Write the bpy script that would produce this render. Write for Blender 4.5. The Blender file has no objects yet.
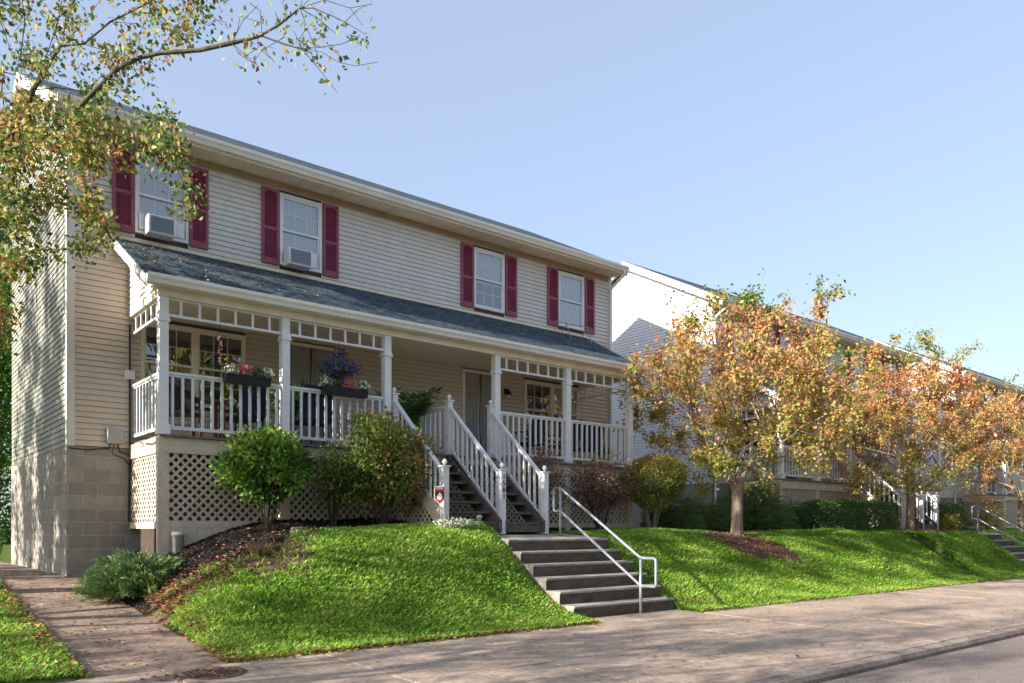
import bpy, math
import numpy as np
R=math.radians
sc=bpy.context.scene
COL=sc.collection
S_,C_=.7705,.6374
def at(px,py,D):
    """photo pixel + distance -> place in the world (metres), used to lay out the limbs"""
    k=(px-512)/800
    return np.array([D*(C_+S_*k),D*(S_-C_*k),(528.5-py)/800*D])
def sstep(x): 
    x=np.clip(x,0,1); return x*x*(3-2*x)
# ------------------------------------------------------------------ materials
def newmat(name):
    m=bpy.data.materials.new(name); m.use_nodes=True
    nt=m.node_tree; b=nt.nodes['Principled BSDF']
    return m,nt,b
def node(nt,t,**kw):
    n=nt.nodes.new(t)
    for k,v in kw.items():
        if k in n.inputs: n.inputs[k].default_value=v
        else: setattr(n,k,v)
    return n
def ramp(nt,stops,interp='LINEAR'):
    r=nt.nodes.new('ShaderNodeValToRGB'); r.color_ramp.interpolation=interp
    e=r.color_ramp.elements
    while len(e)<len(stops): e.new(.5)
    for el,(p,c) in zip(e,stops):
        el.position=p; el.color=(c[0],c[1],c[2],1)
    return r
def rough_mat(name,c,rough=.6,var=.12,scale=6,bump=0,bscale=40,c2=None,fine=.06,spec=.3,metal=0,stretch=(1,1,1)):
    m,nt,b=newmat(name); L=nt.links.new
    tc=node(nt,'ShaderNodeTexCoord'); mp=node(nt,'ShaderNodeMapping'); mp.inputs['Scale'].default_value=stretch
    L(tc.outputs['Object'],mp.inputs[0])
    n1=node(nt,'ShaderNodeTexNoise',Scale=scale,Detail=6.0,Roughness=.65); L(mp.outputs[0],n1.inputs['Vector'])
    n2=node(nt,'ShaderNodeTexNoise',Scale=scale*11,Detail=3.0); L(mp.outputs[0],n2.inputs['Vector'])
    a=c; d=c2 or tuple(x*(1-var*2) for x in c)
    if c2 is None: a=tuple(min(1,x*(1+var*.6)) for x in c)
    r=ramp(nt,[(.3,d),(.68,a)]); L(n1.outputs['Fac'],r.inputs[0])
    mx=node(nt,'ShaderNodeMix',data_type='RGBA',blend_type='MULTIPLY'); mx.inputs[0].default_value=1
    r2=ramp(nt,[(.3,(1-fine*3,)*3),(.7,(1+fine,)*3)]); L(n2.outputs['Fac'],r2.inputs[0])
    L(r.outputs[0],mx.inputs[6]); L(r2.outputs[0],mx.inputs[7]); L(mx.outputs[2],b.inputs['Base Color'])
    b.inputs['Roughness'].default_value=rough; b.inputs['Specular IOR Level'].default_value=spec
    b.inputs['Metallic'].default_value=metal
    if bump:
        nb=node(nt,'ShaderNodeTexNoise',Scale=bscale,Detail=5.0); L(mp.outputs[0],nb.inputs['Vector'])
        bp=node(nt,'ShaderNodeBump',Strength=bump,Distance=.01); L(nb.outputs['Fac'],bp.inputs['Height']); L(bp.outputs[0],b.inputs['Normal'])
    return m
M={}
M['siding']=rough_mat('siding_vinyl',(.69,.665,.635),.5,.07,.8,c2=(.60,.575,.545),fine=.02,stretch=(.8,.8,.6))
M['sidelow']=rough_mat('siding_porch_light',(.62,.53,.445),.5,.07,.8,c2=(.55,.455,.37),fine=.02,stretch=(.8,.8,.6))  # same siding; tan tint stands in for the warm light under the porch
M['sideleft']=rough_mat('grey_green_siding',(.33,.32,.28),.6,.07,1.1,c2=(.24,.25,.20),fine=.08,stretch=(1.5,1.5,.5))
M['frieze']=rough_mat('brown_frieze',(.40,.28,.18),.6,.1,3)
M['cream']=rough_mat('cream_trim',(.84,.75,.60),.5,.08,3,fine=.04)
M['tan']=rough_mat('tan_board',(.68,.58,.45),.65,.1,3,fine=.06)
M['white']=rough_mat('white_paint',(.80,.81,.82),.42,.05,5,fine=.03)
M['whitedirty']=rough_mat('weathered_white_paint',(.78,.79,.80),.5,.10,9,fine=.08)
M['gutter']=rough_mat('gutter_metal',(.84,.82,.76),.35,.06,2,fine=.03)
M['burg']=rough_mat('burgundy_plastic',(.34,.085,.125),.5,.14,4,fine=.08)
M['burg2']=rough_mat('burgundy_louver',(.30,.065,.12),.55,.12,8,fine=.12)
M['step']=rough_mat('step_concrete',(.42,.38,.335),.85,.2,5,.5,60,c2=(.24,.21,.18),fine=.12)
M['darkconc']=rough_mat('dark_concrete',(.15,.12,.092),.9,.25,3,.4,60,c2=(.06,.048,.037),fine=.15,stretch=(1,1,3))  # darker brown concrete for the riser faces and the sidewalk joints
M['walk']=rough_mat('walk_concrete',(.44,.34,.265),.9,.1,1.7,.35,120,c2=(.31,.235,.18),fine=.12)
M['path']=rough_mat('path_concrete',(.33,.24,.18),.9,.15,1.9,.35,90,c2=(.17,.12,.09),fine=.12)
M['kerb']=rough_mat('kerb_concrete',(.36,.30,.26),.9,.15,4,.5,80,c2=(.15,.12,.10),fine=.15)
M['wood']=rough_mat('weathered_wood',(.17,.145,.12),.85,.25,9,.4,80,c2=(.08,.068,.055),fine=.15)
M['deck']=rough_mat('deck_boards',(.22,.20,.18),.8,.2,6,.3,60,fine=.12)
M['lattice']=rough_mat('lattice_wood',(.66,.57,.45),.7,.12,7,fine=.08)
M['dark']=rough_mat('dark_interior',(.012,.012,.013),.8,.1,3)
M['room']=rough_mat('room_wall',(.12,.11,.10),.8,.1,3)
M['blind']=rough_mat('blind_slats',(.88,.89,.90),.6,.04,3)
M['black']=rough_mat('black_plastic',(.02,.02,.022),.45,.2,10)
M['galv']=rough_mat('galvanised_pipe',(.36,.40,.44),.38,.15,20,fine=.1,metal=.35)
M['grey']=rough_mat('grey_metal_box',(.36,.38,.39),.5,.1,8)
M['grille']=rough_mat('grille_plastic',(.27,.34,.41),.5,.1,30)
M['mesh']=rough_mat('mesh_curtain',(.34,.33,.32),.8,.15,3,fine=.05)
M['blue']=rough_mat('blue_fabric',(.02,.035,.075),.8,.2,8)
M['pink']=rough_mat('pale_lettering',(.7,.45,.45),.5,.05,3)
M['red']=rough_mat('red_plastic',(.45,.03,.05),.4,.1,8)
M['brownwood']=rough_mat('brown_wood',(.22,.10,.045),.6,.25,12,fine=.1)
M['bark']=rough_mat('tree_bark',(.36,.29,.22),.9,.3,9,.9,50,c2=(.19,.145,.105),fine=.25,stretch=(1,1,.3))
M['barkdark']=rough_mat('dark_bark',(.10,.078,.06),.9,.3,9,.8,50,c2=(.045,.035,.028),fine=.2)
M['barkgreen']=rough_mat('mossy_bark',(.13,.125,.075),.9,.3,6,.8,50,c2=(.05,.042,.03),fine=.2)
M['iron']=rough_mat('cast_iron',(.16,.10,.08),.7,.3,9,.6,50,fine=.2)
M['pvc']=rough_mat('pvc_pipe',(.62,.60,.56),.5,.1,8)
M['crawl']=rough_mat('access_panel',(.07,.045,.038),.8,.2,6)

def block_mat():
    m,nt,b=newmat('split_face_block'); L=nt.links.new
    g=node(nt,'ShaderNodeTexCoord'); sp=node(nt,'ShaderNodeSeparateXYZ'); L(g.outputs['Object'],sp.inputs[0])
    ad=node(nt,'ShaderNodeMath',operation='ADD'); L(sp.outputs[0],ad.inputs[0]); L(sp.outputs[1],ad.inputs[1])
    cb=node(nt,'ShaderNodeCombineXYZ'); L(ad.outputs[0],cb.inputs[0]); L(sp.outputs[2],cb.inputs[1])
    br=node(nt,'ShaderNodeTexBrick',Scale=1.0); L(cb.outputs[0],br.inputs['Vector'])
    br.inputs['Brick Width'].default_value=.39; br.inputs['Row Height'].default_value=.195; br.inputs['Mortar Size'].default_value=.008
    br.inputs['Mortar Smooth'].default_value=.3
    br.inputs['Color1'].default_value=(.27,.25,.225,1); br.inputs['Color2'].default_value=(.37,.345,.31,1); br.inputs['Mortar'].default_value=(.47,.43,.38,1)
    n=node(nt,'ShaderNodeTexNoise',Scale=5.0,Detail=8.0,Roughness=.7); L(g.outputs['Object'],n.inputs['Vector'])
    r=ramp(nt,[(.3,(.72,.70,.68)),(.7,(1.05,1.05,1.05))]); L(n.outputs['Fac'],r.inputs[0])
    mx=node(nt,'ShaderNodeMix',data_type='RGBA',blend_type='MULTIPLY'); mx.inputs[0].default_value=1
    L(br.outputs['Color'],mx.inputs[6]); L(r.outputs[0],mx.inputs[7]); L(mx.outputs[2],b.inputs['Base Color'])
    n3=node(nt,'ShaderNodeTexNoise',Scale=22.0,Detail=6.0); L(g.outputs['Object'],n3.inputs['Vector'])
    iv=node(nt,'ShaderNodeMath',operation='MULTIPLY_ADD'); L(br.outputs['Fac'],iv.inputs[0]); iv.inputs[1].default_value=-.8; L(n3.outputs['Fac'],iv.inputs[2])
    bp=node(nt,'ShaderNodeBump',Strength=.9,Distance=.02); L(iv.outputs[0],bp.inputs['Height']); L(bp.outputs[0],b.inputs['Normal'])
    b.inputs['Roughness'].default_value=.9; b.inputs['Specular IOR Level'].default_value=.2
    return m
M['block']=block_mat()
def shingle_mat(name,c1,c2,litter=0):
    m,nt,b=newmat(name); L=nt.links.new
    g=node(nt,'ShaderNodeTexCoord')
    mp=node(nt,'ShaderNodeMapping'); L(g.outputs['Object'],mp.inputs[0]); mp.inputs['Scale'].default_value=(1,1.12,0)
    br=node(nt,'ShaderNodeTexBrick',Scale=1.0); L(mp.outputs[0],br.inputs['Vector'])
    br.inputs['Brick Width'].default_value=.21; br.inputs['Row Height'].default_value=.125; br.inputs['Mortar Size'].default_value=.007; br.inputs['Bias'].default_value=-.1
    br.offset=.37
    br.inputs['Color1'].default_value=(*c1,1); br.inputs['Color2'].default_value=(*c2,1); br.inputs['Mortar'].default_value=(c1[0]*.35,c1[1]*.35,c1[2]*.35,1)
    n=node(nt,'ShaderNodeTexNoise',Scale=9.0,Detail=8.0,Roughness=.75); L(g.outputs['Object'],n.inputs['Vector'])
    r=ramp(nt,[(.3,(.55,.58,.6)),(.72,(1.5,1.45,1.4))]); L(n.outputs['Fac'],r.inputs[0])
    mx=node(nt,'ShaderNodeMix',data_type='RGBA',blend_type='MULTIPLY'); mx.inputs[0].default_value=1
    L(br.outputs['Color'],mx.inputs[6]); L(r.outputs[0],mx.inputs[7])
    n4=node(nt,'ShaderNodeTexNoise',Scale=160.0,Detail=2.0); L(g.outputs['Object'],n4.inputs['Vector'])
    r4=ramp(nt,[(.3,(.6,.6,.6)),(.7,(1.35,1.35,1.35))]); L(n4.outputs['Fac'],r4.inputs[0])
    m4=node(nt,'ShaderNodeMix',data_type='RGBA',blend_type='MULTIPLY'); m4.inputs[0].default_value=1
    L(mx.outputs[2],m4.inputs[6]); L(r4.outputs[0],m4.inputs[7]); L(m4.outputs[2],b.inputs['Base Color'])
    bp=node(nt,'ShaderNodeBump',Strength=.6,Distance=.01); L(br.outputs['Fac'],bp.inputs['Height']); bp.invert=True; L(bp.outputs[0],b.inputs['Normal'])
    b.inputs['Roughness'].default_value=1; b.inputs['Specular IOR Level'].default_value=.03
    return m
M['shingle']=shingle_mat('asphalt_shingle',(.055,.080,.10),(.105,.13,.15))
def glass_mat():
    m=bpy.data.materials.new('window_glass'); m.use_nodes=True; nt=m.node_tree; nt.nodes.clear(); L=nt.links.new
    o=node(nt,'ShaderNodeOutputMaterial'); tr=node(nt,'ShaderNodeBsdfTransparent'); gl=node(nt,'ShaderNodeBsdfGlossy',Roughness=.01)
    tr.inputs[0].default_value=(.93,.95,.95,1); lw=node(nt,'ShaderNodeLayerWeight',Blend=.35)
    n=node(nt,'ShaderNodeTexNoise',Scale=2.2,Detail=1.0); tc=node(nt,'ShaderNodeTexCoord'); L(tc.outputs['Object'],n.inputs['Vector'])
    bp=node(nt,'ShaderNodeBump',Strength=.10,Distance=.03); L(n.outputs['Fac'],bp.inputs['Height']); L(bp.outputs[0],gl.inputs['Normal'])
    ma=node(nt,'ShaderNodeMath',operation='MULTIPLY_ADD'); L(lw.outputs['Fresnel'],ma.inputs[0]); ma.inputs[1].default_value=1.2; ma.inputs[2].default_value=.20
    mx=node(nt,'ShaderNodeMixShader'); L(ma.outputs[0],mx.inputs[0]); L(tr.outputs[0],mx.inputs[1]); L(gl.outputs[0],mx.inputs[2]); L(mx.outputs[0],o.inputs[0])
    return m
M['glass']=glass_mat()
def leaf_mat(name,stops,trans=.4,rough=.5,interp='LINEAR'):
    m=bpy.data.materials.new(name); m.use_nodes=True; nt=m.node_tree; nt.nodes.clear(); L=nt.links.new
    o=node(nt,'ShaderNodeOutputMaterial'); a=node(nt,'ShaderNodeAttribute',attribute_name='hue')
    r=ramp(nt,stops,interp); L(a.outputs['Fac'],r.inputs[0])
    d=node(nt,'ShaderNodeBsdfPrincipled'); d.inputs['Roughness'].default_value=rough; d.inputs['Specular IOR Level'].default_value=.35
    t=node(nt,'ShaderNodeBsdfTranslucent')
    L(r.outputs[0],d.inputs['Base Color'])
    g=node(nt,'ShaderNodeGamma',Gamma=.85); L(r.outputs[0],g.inputs[0]); L(g.outputs[0],t.inputs[0])
    mx=node(nt,'ShaderNodeMixShader'); mx.inputs[0].default_value=trans
    L(d.outputs[0],mx.inputs[1]); L(t.outputs[0],mx.inputs[2]); L(mx.outputs[0],o.inputs[0])
    return m
AUT=[(0,(.08,.14,.03)),(.18,(.22,.28,.04)),(.36,(.42,.36,.08)),(.52,(.50,.31,.11)),(.68,(.50,.23,.11)),(.82,(.42,.14,.075)),(.93,(.32,.08,.05)),(1,(.15,.045,.03))]
M['leafaut']=leaf_mat('autumn_leaves',AUT,.4)
M['leafleft']=leaf_mat('mixed_leaves',[(0,(.04,.09,.022)),(.3,(.11,.18,.035)),(.48,(.27,.30,.06)),(.66,(.50,.38,.10)),(.82,(.48,.19,.07)),(1,(.22,.04,.04))],.35)
M['leafgreen']=leaf_mat('green_leaves',[(0,(.03,.09,.018)),(.5,(.09,.21,.03)),(.85,(.22,.36,.05)),(1,(.42,.44,.09))],.3)
M['leafmix']=leaf_mat('green_red_leaves',[(0,(.05,.11,.025)),(.4,(.17,.27,.045)),(.6,(.36,.36,.08)),(.75,(.32,.15,.07)),(1,(.24,.06,.05))],.3)
M['leafred']=leaf_mat('purple_brown_leaves',[(0,(.10,.05,.04)),(.4,(.21,.11,.08)),(.7,(.32,.22,.11)),(1,(.24,.28,.08))],.25)
M['leafolive']=leaf_mat('olive_leaves',[(0,(.09,.14,.025)),(.5,(.27,.29,.05)),(.8,(.38,.28,.08)),(1,(.36,.16,.08))],.3)
M['juniper']=leaf_mat('juniper_needles',[(0,(.04,.10,.035)),(.5,(.095,.18,.055)),(1,(.19,.27,.08))],.15,.7)
M['hedge']=leaf_mat('hedge_leaves',[(0,(.03,.07,.02)),(.6,(.07,.15,.035)),(1,(.15,.22,.05))],.2)
M['grass']=leaf_mat('grass_blades',[(0,(.07,.18,.018)),(.5,(.20,.38,.035)),(.85,(.42,.58,.08)),(1,(.56,.50,.20))],.5,.55)
M['litter']=leaf_mat('dry_leaves',[(0,(.10,.04,.022)),(.4,(.28,.11,.05)),(.75,(.45,.20,.09)),(1,(.50,.36,.20))],.15,.7)
M['chips']=leaf_mat('mulch_chips',[(0,(.010,.008,.008)),(.75,(.028,.020,.018)),(1,(.09,.06,.045))],0,.85)
M['chipsred']=leaf_mat('red_mulch_chips',[(0,(.06,.03,.022)),(.6,(.18,.095,.065)),(1,(.40,.25,.17))],0,.85)
M['flower']=leaf_mat('flower_petals',[(0,(.05,.13,.03)),(.2,(.10,.20,.05)),(.21,(.80,.78,.60)),(.4,(.85,.82,.72)),(.41,(.75,.14,.22)),(.65,(.80,.28,.38)),(.66,(.07,.05,.28)),(.85,(.20,.14,.55)),(.86,(.10,.04,.12)),(1,(.05,.03,.06))],.25,.6,'LINEAR')
M['dryplant']=leaf_mat('dry_stalks',[(0,(.10,.07,.035)),(1,(.25,.20,.09))],.2,.8)
def ground_mat(name,a,b_,c,sc1=1.2,rough=.95):
    m,nt,b=newmat(name); L=nt.links.new
    g=node(nt,'ShaderNodeTexCoord')
    n=node(nt,'ShaderNodeTexNoise',Scale=sc1,Detail=8.0,Roughness=.7); L(g.outputs['Object'],n.inputs['Vector'])
    r=ramp(nt,[(.3,a),(.5,b_),(.72,c)]); L(n.outputs['Fac'],r.inputs[0])
    n2=node(nt,'ShaderNodeTexNoise',Scale=70.0,Detail=4.0,Roughness=.7); L(g.outputs['Object'],n2.inputs['Vector'])
    r2=ramp(nt,[(.3,(.4,.4,.4)),(.7,(1.5,1.5,1.5))]); L(n2.outputs['Fac'],r2.inputs[0])
    mx=node(nt,'ShaderNodeMix',data_type='RGBA',blend_type='MULTIPLY'); mx.inputs[0].default_value=1
    L(r.outputs[0],mx.inputs[6]); L(r2.outputs[0],mx.inputs[7]); L(mx.outputs[2],b.inputs['Base Color'])
    bp=node(nt,'ShaderNodeBump',Strength=.8,Distance=.03); L(n2.outputs['Fac'],bp.inputs['Height']); L(bp.outputs[0],b.inputs['Normal'])
    b.inputs['Roughness'].default_value=rough; b.inputs['Specular IOR Level'].default_value=.1
    return m
M['lawn']=ground_mat('lawn_soil',(.03,.05,.012),(.05,.085,.016),(.075,.085,.025))
M['soil']=ground_mat('bare_soil',(.09,.055,.035),(.15,.10,.065),(.20,.145,.09),3)
M['mulch']=ground_mat('dark_mulch',(.012,.009,.008),(.025,.018,.015),(.05,.033,.025),5)
M['mulchred']=ground_mat('brown_mulch',(.07,.04,.03),(.12,.07,.05),(.17,.10,.07),5)
M['road']=ground_mat('asphalt',(.22,.18,.165),(.26,.215,.195),(.30,.25,.225),.8)

# ------------------------------------------------------------------ mesh helpers
class MB:
    def __init__(s): s.v=[]; s.f=[]
    def add(s,vs,fs):
        n=len(s.v); s.v.extend([tuple(map(float,p)) for p in vs]); s.f.extend([tuple(i+n for i in f) for f in fs]); return s
    def box(s,x0,x1,y0,y1,z0,z1):
        v=[(x0,y0,z0),(x1,y0,z0),(x1,y1,z0),(x0,y1,z0),(x0,y0,z1),(x1,y0,z1),(x1,y1,z1),(x0,y1,z1)]
        return s.add(v,[(0,3,2,1),(4,5,6,7),(0,1,5,4),(1,2,6,5),(2,3,7,6),(3,0,4,7)])
    def prism(s,poly,axis,a,b):
        """poly: 2-D points in the plane normal to axis, extruded from a to b"""
        n=len(poly)
        def P(q,t):
            return (t,q[0],q[1]) if axis=='x' else ((q[0],t,q[1]) if axis=='y' else (q[0],q[1],t))
        v=[P(q,a) for q in poly]+[P(q,b) for q in poly]
        f=[tuple(range(n))[::-1],tuple(range(n,2*n))]+[(i,(i+1)%n,n+(i+1)%n,n+i) for i in range(n)]
        return s.add(v,f)
    def bar(s,p,q,w,h,up=(0,0,1)):
        p=np.array(p,float); q=np.array(q,float); d=q-p; d/=np.linalg.norm(d)
        u=np.array(up,float); sd=np.cross(d,u); sd/=np.linalg.norm(sd); u=np.cross(sd,d)
        v=[]
        for c in (p,q):
            for a,b in ((-1,-1),(1,-1),(1,1),(-1,1)): v.append(c+sd*a*w/2+u*b*h/2)
        return s.add(v,[(0,1,2,3),(7,6,5,4),(0,4,5,1),(1,5,6,2),(2,6,7,3),(3,7,4,0)])
    def tube(s,pts,rad,n=8,cap=True):
        pts=np.array(pts,float); m=len(pts)
        if np.isscalar(rad): rad=[rad]*m
        t=np.zeros_like(pts); t[1:-1]=pts[2:]-pts[:-2]; t[0]=pts[1]-pts[0]; t[-1]=pts[-1]-pts[-2]
        t/=np.maximum(np.linalg.norm(t,axis=1)[:,None],1e-9)
        ref=np.array([0,0,1.]) if abs(t[0][2])<.9 else np.array([1.,0,0])
        a=np.cross(t[0],ref); a/=np.linalg.norm(a); vs=[]
        for i in range(m):
            a=a-t[i]*a.dot(t[i]); a/=max(np.linalg.norm(a),1e-9); b=np.cross(t[i],a)
            for j in range(n):
                th=2*math.pi*j/n; vs.append(pts[i]+rad[i]*(math.cos(th)*a+math.sin(th)*b))
        fs=[(i*n+j,i*n+(j+1)%n,(i+1)*n+(j+1)%n,(i+1)*n+j) for i in range(m-1) for j in range(n)]
        if cap: fs+= [tuple(range(n))[::-1],tuple((m-1)*n+j for j in range(n))]
        return s.add(vs,fs)
    def lathe(s,c,prof,n=16):
        """prof: (radius, z) pairs"""
        vs=[];m=len(prof)
        for r,z in prof:
            for j in range(n):
                th=2*math.pi*j/n; vs.append((c[0]+r*math.cos(th),c[1]+r*math.sin(th),c[2]+z))
        fs=[(i*n+j,i*n+(j+1)%n,(i+1)*n+(j+1)%n,(i+1)*n+j) for i in range(m-1) for j in range(n)]
        fs+=[tuple(range(n))[::-1],tuple((m-1)*n+j for j in range(n))]
        return s.add(vs,fs)
    def build(s,name,mat,parent=None,smooth=False,bevel=0):
        o=np.array(wloc(parent)) if parent else np.zeros(3)
        me=bpy.data.meshes.new(name); v=np.array(s.v)-o
        me.from_pydata(v.tolist(),[],s.f); me.materials.append(mat)
        if smooth: me.polygons.foreach_set('use_smooth',[True]*len(me.polygons))
        me.update()
        ob=bpy.data.objects.new(name,me); COL.objects.link(ob)
        if parent: ob.parent=parent
        if bevel:
            md=ob.modifiers.new('bevel','BEVEL'); md.width=bevel; md.segments=2; md.limit_method='ANGLE'
        return ob
def wloc(o):
    l=np.array(o.location)
    while o.parent: o=o.parent; l=l+np.array(o.location)
    return l
def tag(o,label=None,cat=None,group=None,kind=None):
    if label: o['label']=label
    if cat: o['category']=cat
    if group: o['group']=group
    if kind: o['kind']=kind
    return o
def thing(name,loc,label,cat,group=None):
    o=bpy.data.objects.new(name,None); COL.objects.link(o); o.location=loc; o.empty_display_size=.1
    return tag(o,label,cat,group)
def copy_tree(o,parent=None,delta=None):
    c=o.copy(); COL.objects.link(c)
    if parent: c.parent=parent
    if delta is not None: c.location=tuple(np.array(o.location)+np.array(delta))
    for ch in list(o.children):
        copy_tree(ch,c)
    return c
def raw(name,V,loops,sizes,mat,parent=None,hue=None,smooth=False):
    o=np.array(wloc(parent)) if parent else np.zeros(3)
    me=bpy.data.meshes.new(name); V=np.asarray(V,np.float64)-o
    me.vertices.add(len(V)); me.vertices.foreach_set('co',V.astype(np.float32).ravel())
    loops=np.asarray(loops,np.int32).ravel(); me.loops.add(len(loops)); me.loops.foreach_set('vertex_index',loops)
    sizes=np.asarray(sizes,np.int32); me.polygons.add(len(sizes))
    me.polygons.foreach_set('loop_start',np.concatenate([[0],np.cumsum(sizes)[:-1]]).astype(np.int32))
    me.materials.append(mat); me.update(calc_edges=True); me.validate()
    if hue is not None:
        a=me.attributes.new('hue','FLOAT','POINT'); a.data.foreach_set('value',np.asarray(hue,np.float32))
    if smooth: me.polygons.foreach_set('use_smooth',[True]*len(me.polygons))
    ob=bpy.data.objects.new(name,me); COL.objects.link(ob)
    if parent: ob.parent=parent
    return ob
def leafset(P,size,rng,hue,aspect=.55,up=None,droop=0,fold=.25):
    """one folded four-sided leaf at each point"""
    n=len(P); P=np.asarray(P)
    d=rng.normal(size=(n,3)); d[:,2]-=droop
    if up is not None: d=d*.6+up
    d/=np.linalg.norm(d,axis=1)[:,None]
    r=rng.normal(size=(n,3)); s=np.cross(d,r); s/=np.linalg.norm(s,axis=1)[:,None]; nn=np.cross(s,d)
    L=(size*rng.uniform(.6,1.3,n))[:,None]
    v=np.empty((n,4,3)); v[:,0]=P; v[:,2]=P+d*L
    mid=P+d*L*.48; v[:,1]=mid+s*L*aspect*.5+nn*L*fold*.5; v[:,3]=mid-s*L*aspect*.5+nn*L*fold*.5
    base=(np.arange(n)*4)[:,None]
    lp=np.concatenate([base+np.array([0,1,2]),base+np.array([0,2,3])],axis=1)
    return v.reshape(-1,3),lp.ravel(),np.full(2*n,3),np.repeat(np.clip(hue,0,1),4)
def leafobj(name,P,size,rng,hue,mat,parent,**k):
    V,l,s,h=leafset(P,size,rng,hue,**k); return raw(name,V,l,s,mat,parent,h)

# ------------------------------------------------------------------ terrain
def pathz(Y): return np.where(Y<13,-1.258+.1*(Y-7.42),-.70+0*Y)
def hgt(X,Y):
    X=np.asarray(X,float); Y=np.asarray(Y,float)
    und=.035*np.sin(X*1.3+Y)+.03*np.sin(X*.55-Y*1.7+1)+.012*np.sin(X*4.1+Y*3.3)
    plat=np.where(X<9,.06,-.10)+.0*X
    plat=.015+(-.115)*sstep((X-6.5)/4)
    tl=np.where((X>21.3)&(X<24.9),1.9,2.6); t=sstep((Y-7.42)/tl)
    front=-1.25+(plat+1.25)*t+und*np.clip(t*2,0,1)
    p=pathz(Y)-.0
    u=np.clip((X-2.62)/2.5,0,1); w=1-(1-u)**2
    h=p+w*(front-p)+.10*sstep((Y-10.7)/.8)*sstep((X-3.4)/1.2)*(X<7.2)-.12*np.exp(-((X-7.6)/.28)**2)*np.clip(5*t*(1-t),0,1)
    left=p+.04+.10*sstep((1.4-X)/2.5)*sstep((Y-7.6)/2)+und*.5*np.clip((1.4-X),0,1)
    h=np.where(X<1.5,left,h)
    # behind the house fronts the plot stays level
    h=np.where(Y>13.3,np.where(X>2.5,np.maximum(h*0-.35,-.35),h),h)
    # under the concrete flights
    for x0 in (7.59,24.9):
        ins=(X>x0+.04)&(X<x0+2.1)&(Y<10.3); h=np.where(ins,np.minimum(h,-1.25+np.clip((Y-7.9)/1.4,0,1)*1.05-.12),h)
    h=np.where(Y<7.38,-1.36,h); h=np.where(Y<4.0,-1.58,h); h=np.where(Y<-4.2,-1.42+.0*Y,h)
    return h
def axis_pts(parts):
    a=[]
    for s,e,d in parts: a.append(np.arange(s,e,d))
    return np.concatenate(a+[[parts[-1][1]]])
xs=axis_pts([(-400,-40,60),(-40,-8,2),(-8,0,.25),(0,18,.075),(18,34,.14),(34,60,2),(60,500,60)])
ys=axis_pts([(-300,-20,40),(-20,3,1),(3,7.4,.4),(7.4,12,.075),(12,20,.3),(20,60,4),(60,600,60)])
def sheet(name,xs,ys,zf,mat,keep=None,parent=None):
    X,Y=np.meshgrid(xs,ys); Z=zf(X,Y); V=np.stack([X,Y,Z],-1).reshape(-1,3); nx=len(xs); ny=len(ys)
    i,j=np.meshgrid(np.arange(nx-1),np.arange(ny-1)); a=(j*nx+i)
    if keep is not None:
        cx=(X[:-1,:-1]+X[1:,1:])/2; cy=(Y[:-1,:-1]+Y[1:,1:])/2; a=a[keep(cx,cy)]
    a=a.ravel(); q=np.stack([a,a+1,a+nx+1,a+nx],1)
    used,inv=np.unique(q,return_inverse=True)
    return raw(name,V[used],inv.reshape(q.shape).ravel(),np.full(len(q),4),mat,parent,None,True)
tag(sheet('ground',xs,ys,hgt,M['lawn']),kind='structure')
def wob(X,Y,a=1.0):
    return a*(.10*np.sin(5.1*X+1.7*Y)+.07*np.sin(11*X-7*Y+2)+.05*np.sin(23*X+19*Y)+.04*np.sin(41*X-37*Y))
def bedline(X):
    return np.interp(X,[2.6,3.3,3.9,4.5,5.1,6,7.2],[10.0,9.8,9.55,9.75,10.25,10.75,10.9])
def in_bed_left(X,Y): return (X>2.62)&(X<7.5)&(Y>bedline(X)+wob(X,Y))&(Y<13.1)
def in_soil(X,Y): return (X>2.62)&(X<5.2)&(Y>bedline(X)-np.interp(X,[2.6,3.4,4.4,5.0],[.55,.6,.55,.05])+wob(X,Y,1.6))&~in_bed_left(X,Y)&(Y<12)
def in_bed_right(X,Y): return (X>9.75)&(Y>np.interp(X,[9.7,11,14,30],[10.75,10.75,10.85,10.9])+wob(X,Y))&(Y<13.1)&~((X>22.3)&(X<24.7)&(Y<11.6))
def in_tree(X,Y):
    e1=((X-14.0+.25*(Y-9.4))/1.0)**2+((Y-9.45)/.82)**2<1+wob(X,Y,2.5)
    e2=((X-22.6)/1.5)**2+((Y-9.75)/.55)**2<1+wob(X,Y,2.5)
    return (e1|e2)&(Y>7.8)
tag(sheet('mulch_bed',np.arange(2.62,7.5,.05),np.arange(9.6,13.1,.05),lambda X,Y:hgt(X,Y)+.016,M['mulch'],in_bed_left),kind='structure')
tag(sheet('bare_soil',np.arange(2.62,5.7,.05),np.arange(8.8,12.1,.05),lambda X,Y:hgt(X,Y)+.010,M['soil'],in_soil),kind='structure')
tag(sheet('mulch_bed',np.arange(9.7,33,.07),np.arange(10.5,13.1,.07),lambda X,Y:hgt(X,Y)+.014,M['mulch'],in_bed_right),kind='structure')
tag(sheet('mulch_ring',np.arange(12.5,25,.06),np.arange(8.4,10.8,.06),lambda X,Y:hgt(X,Y)+.014,M['mulchred'],in_tree),kind='structure')
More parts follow.
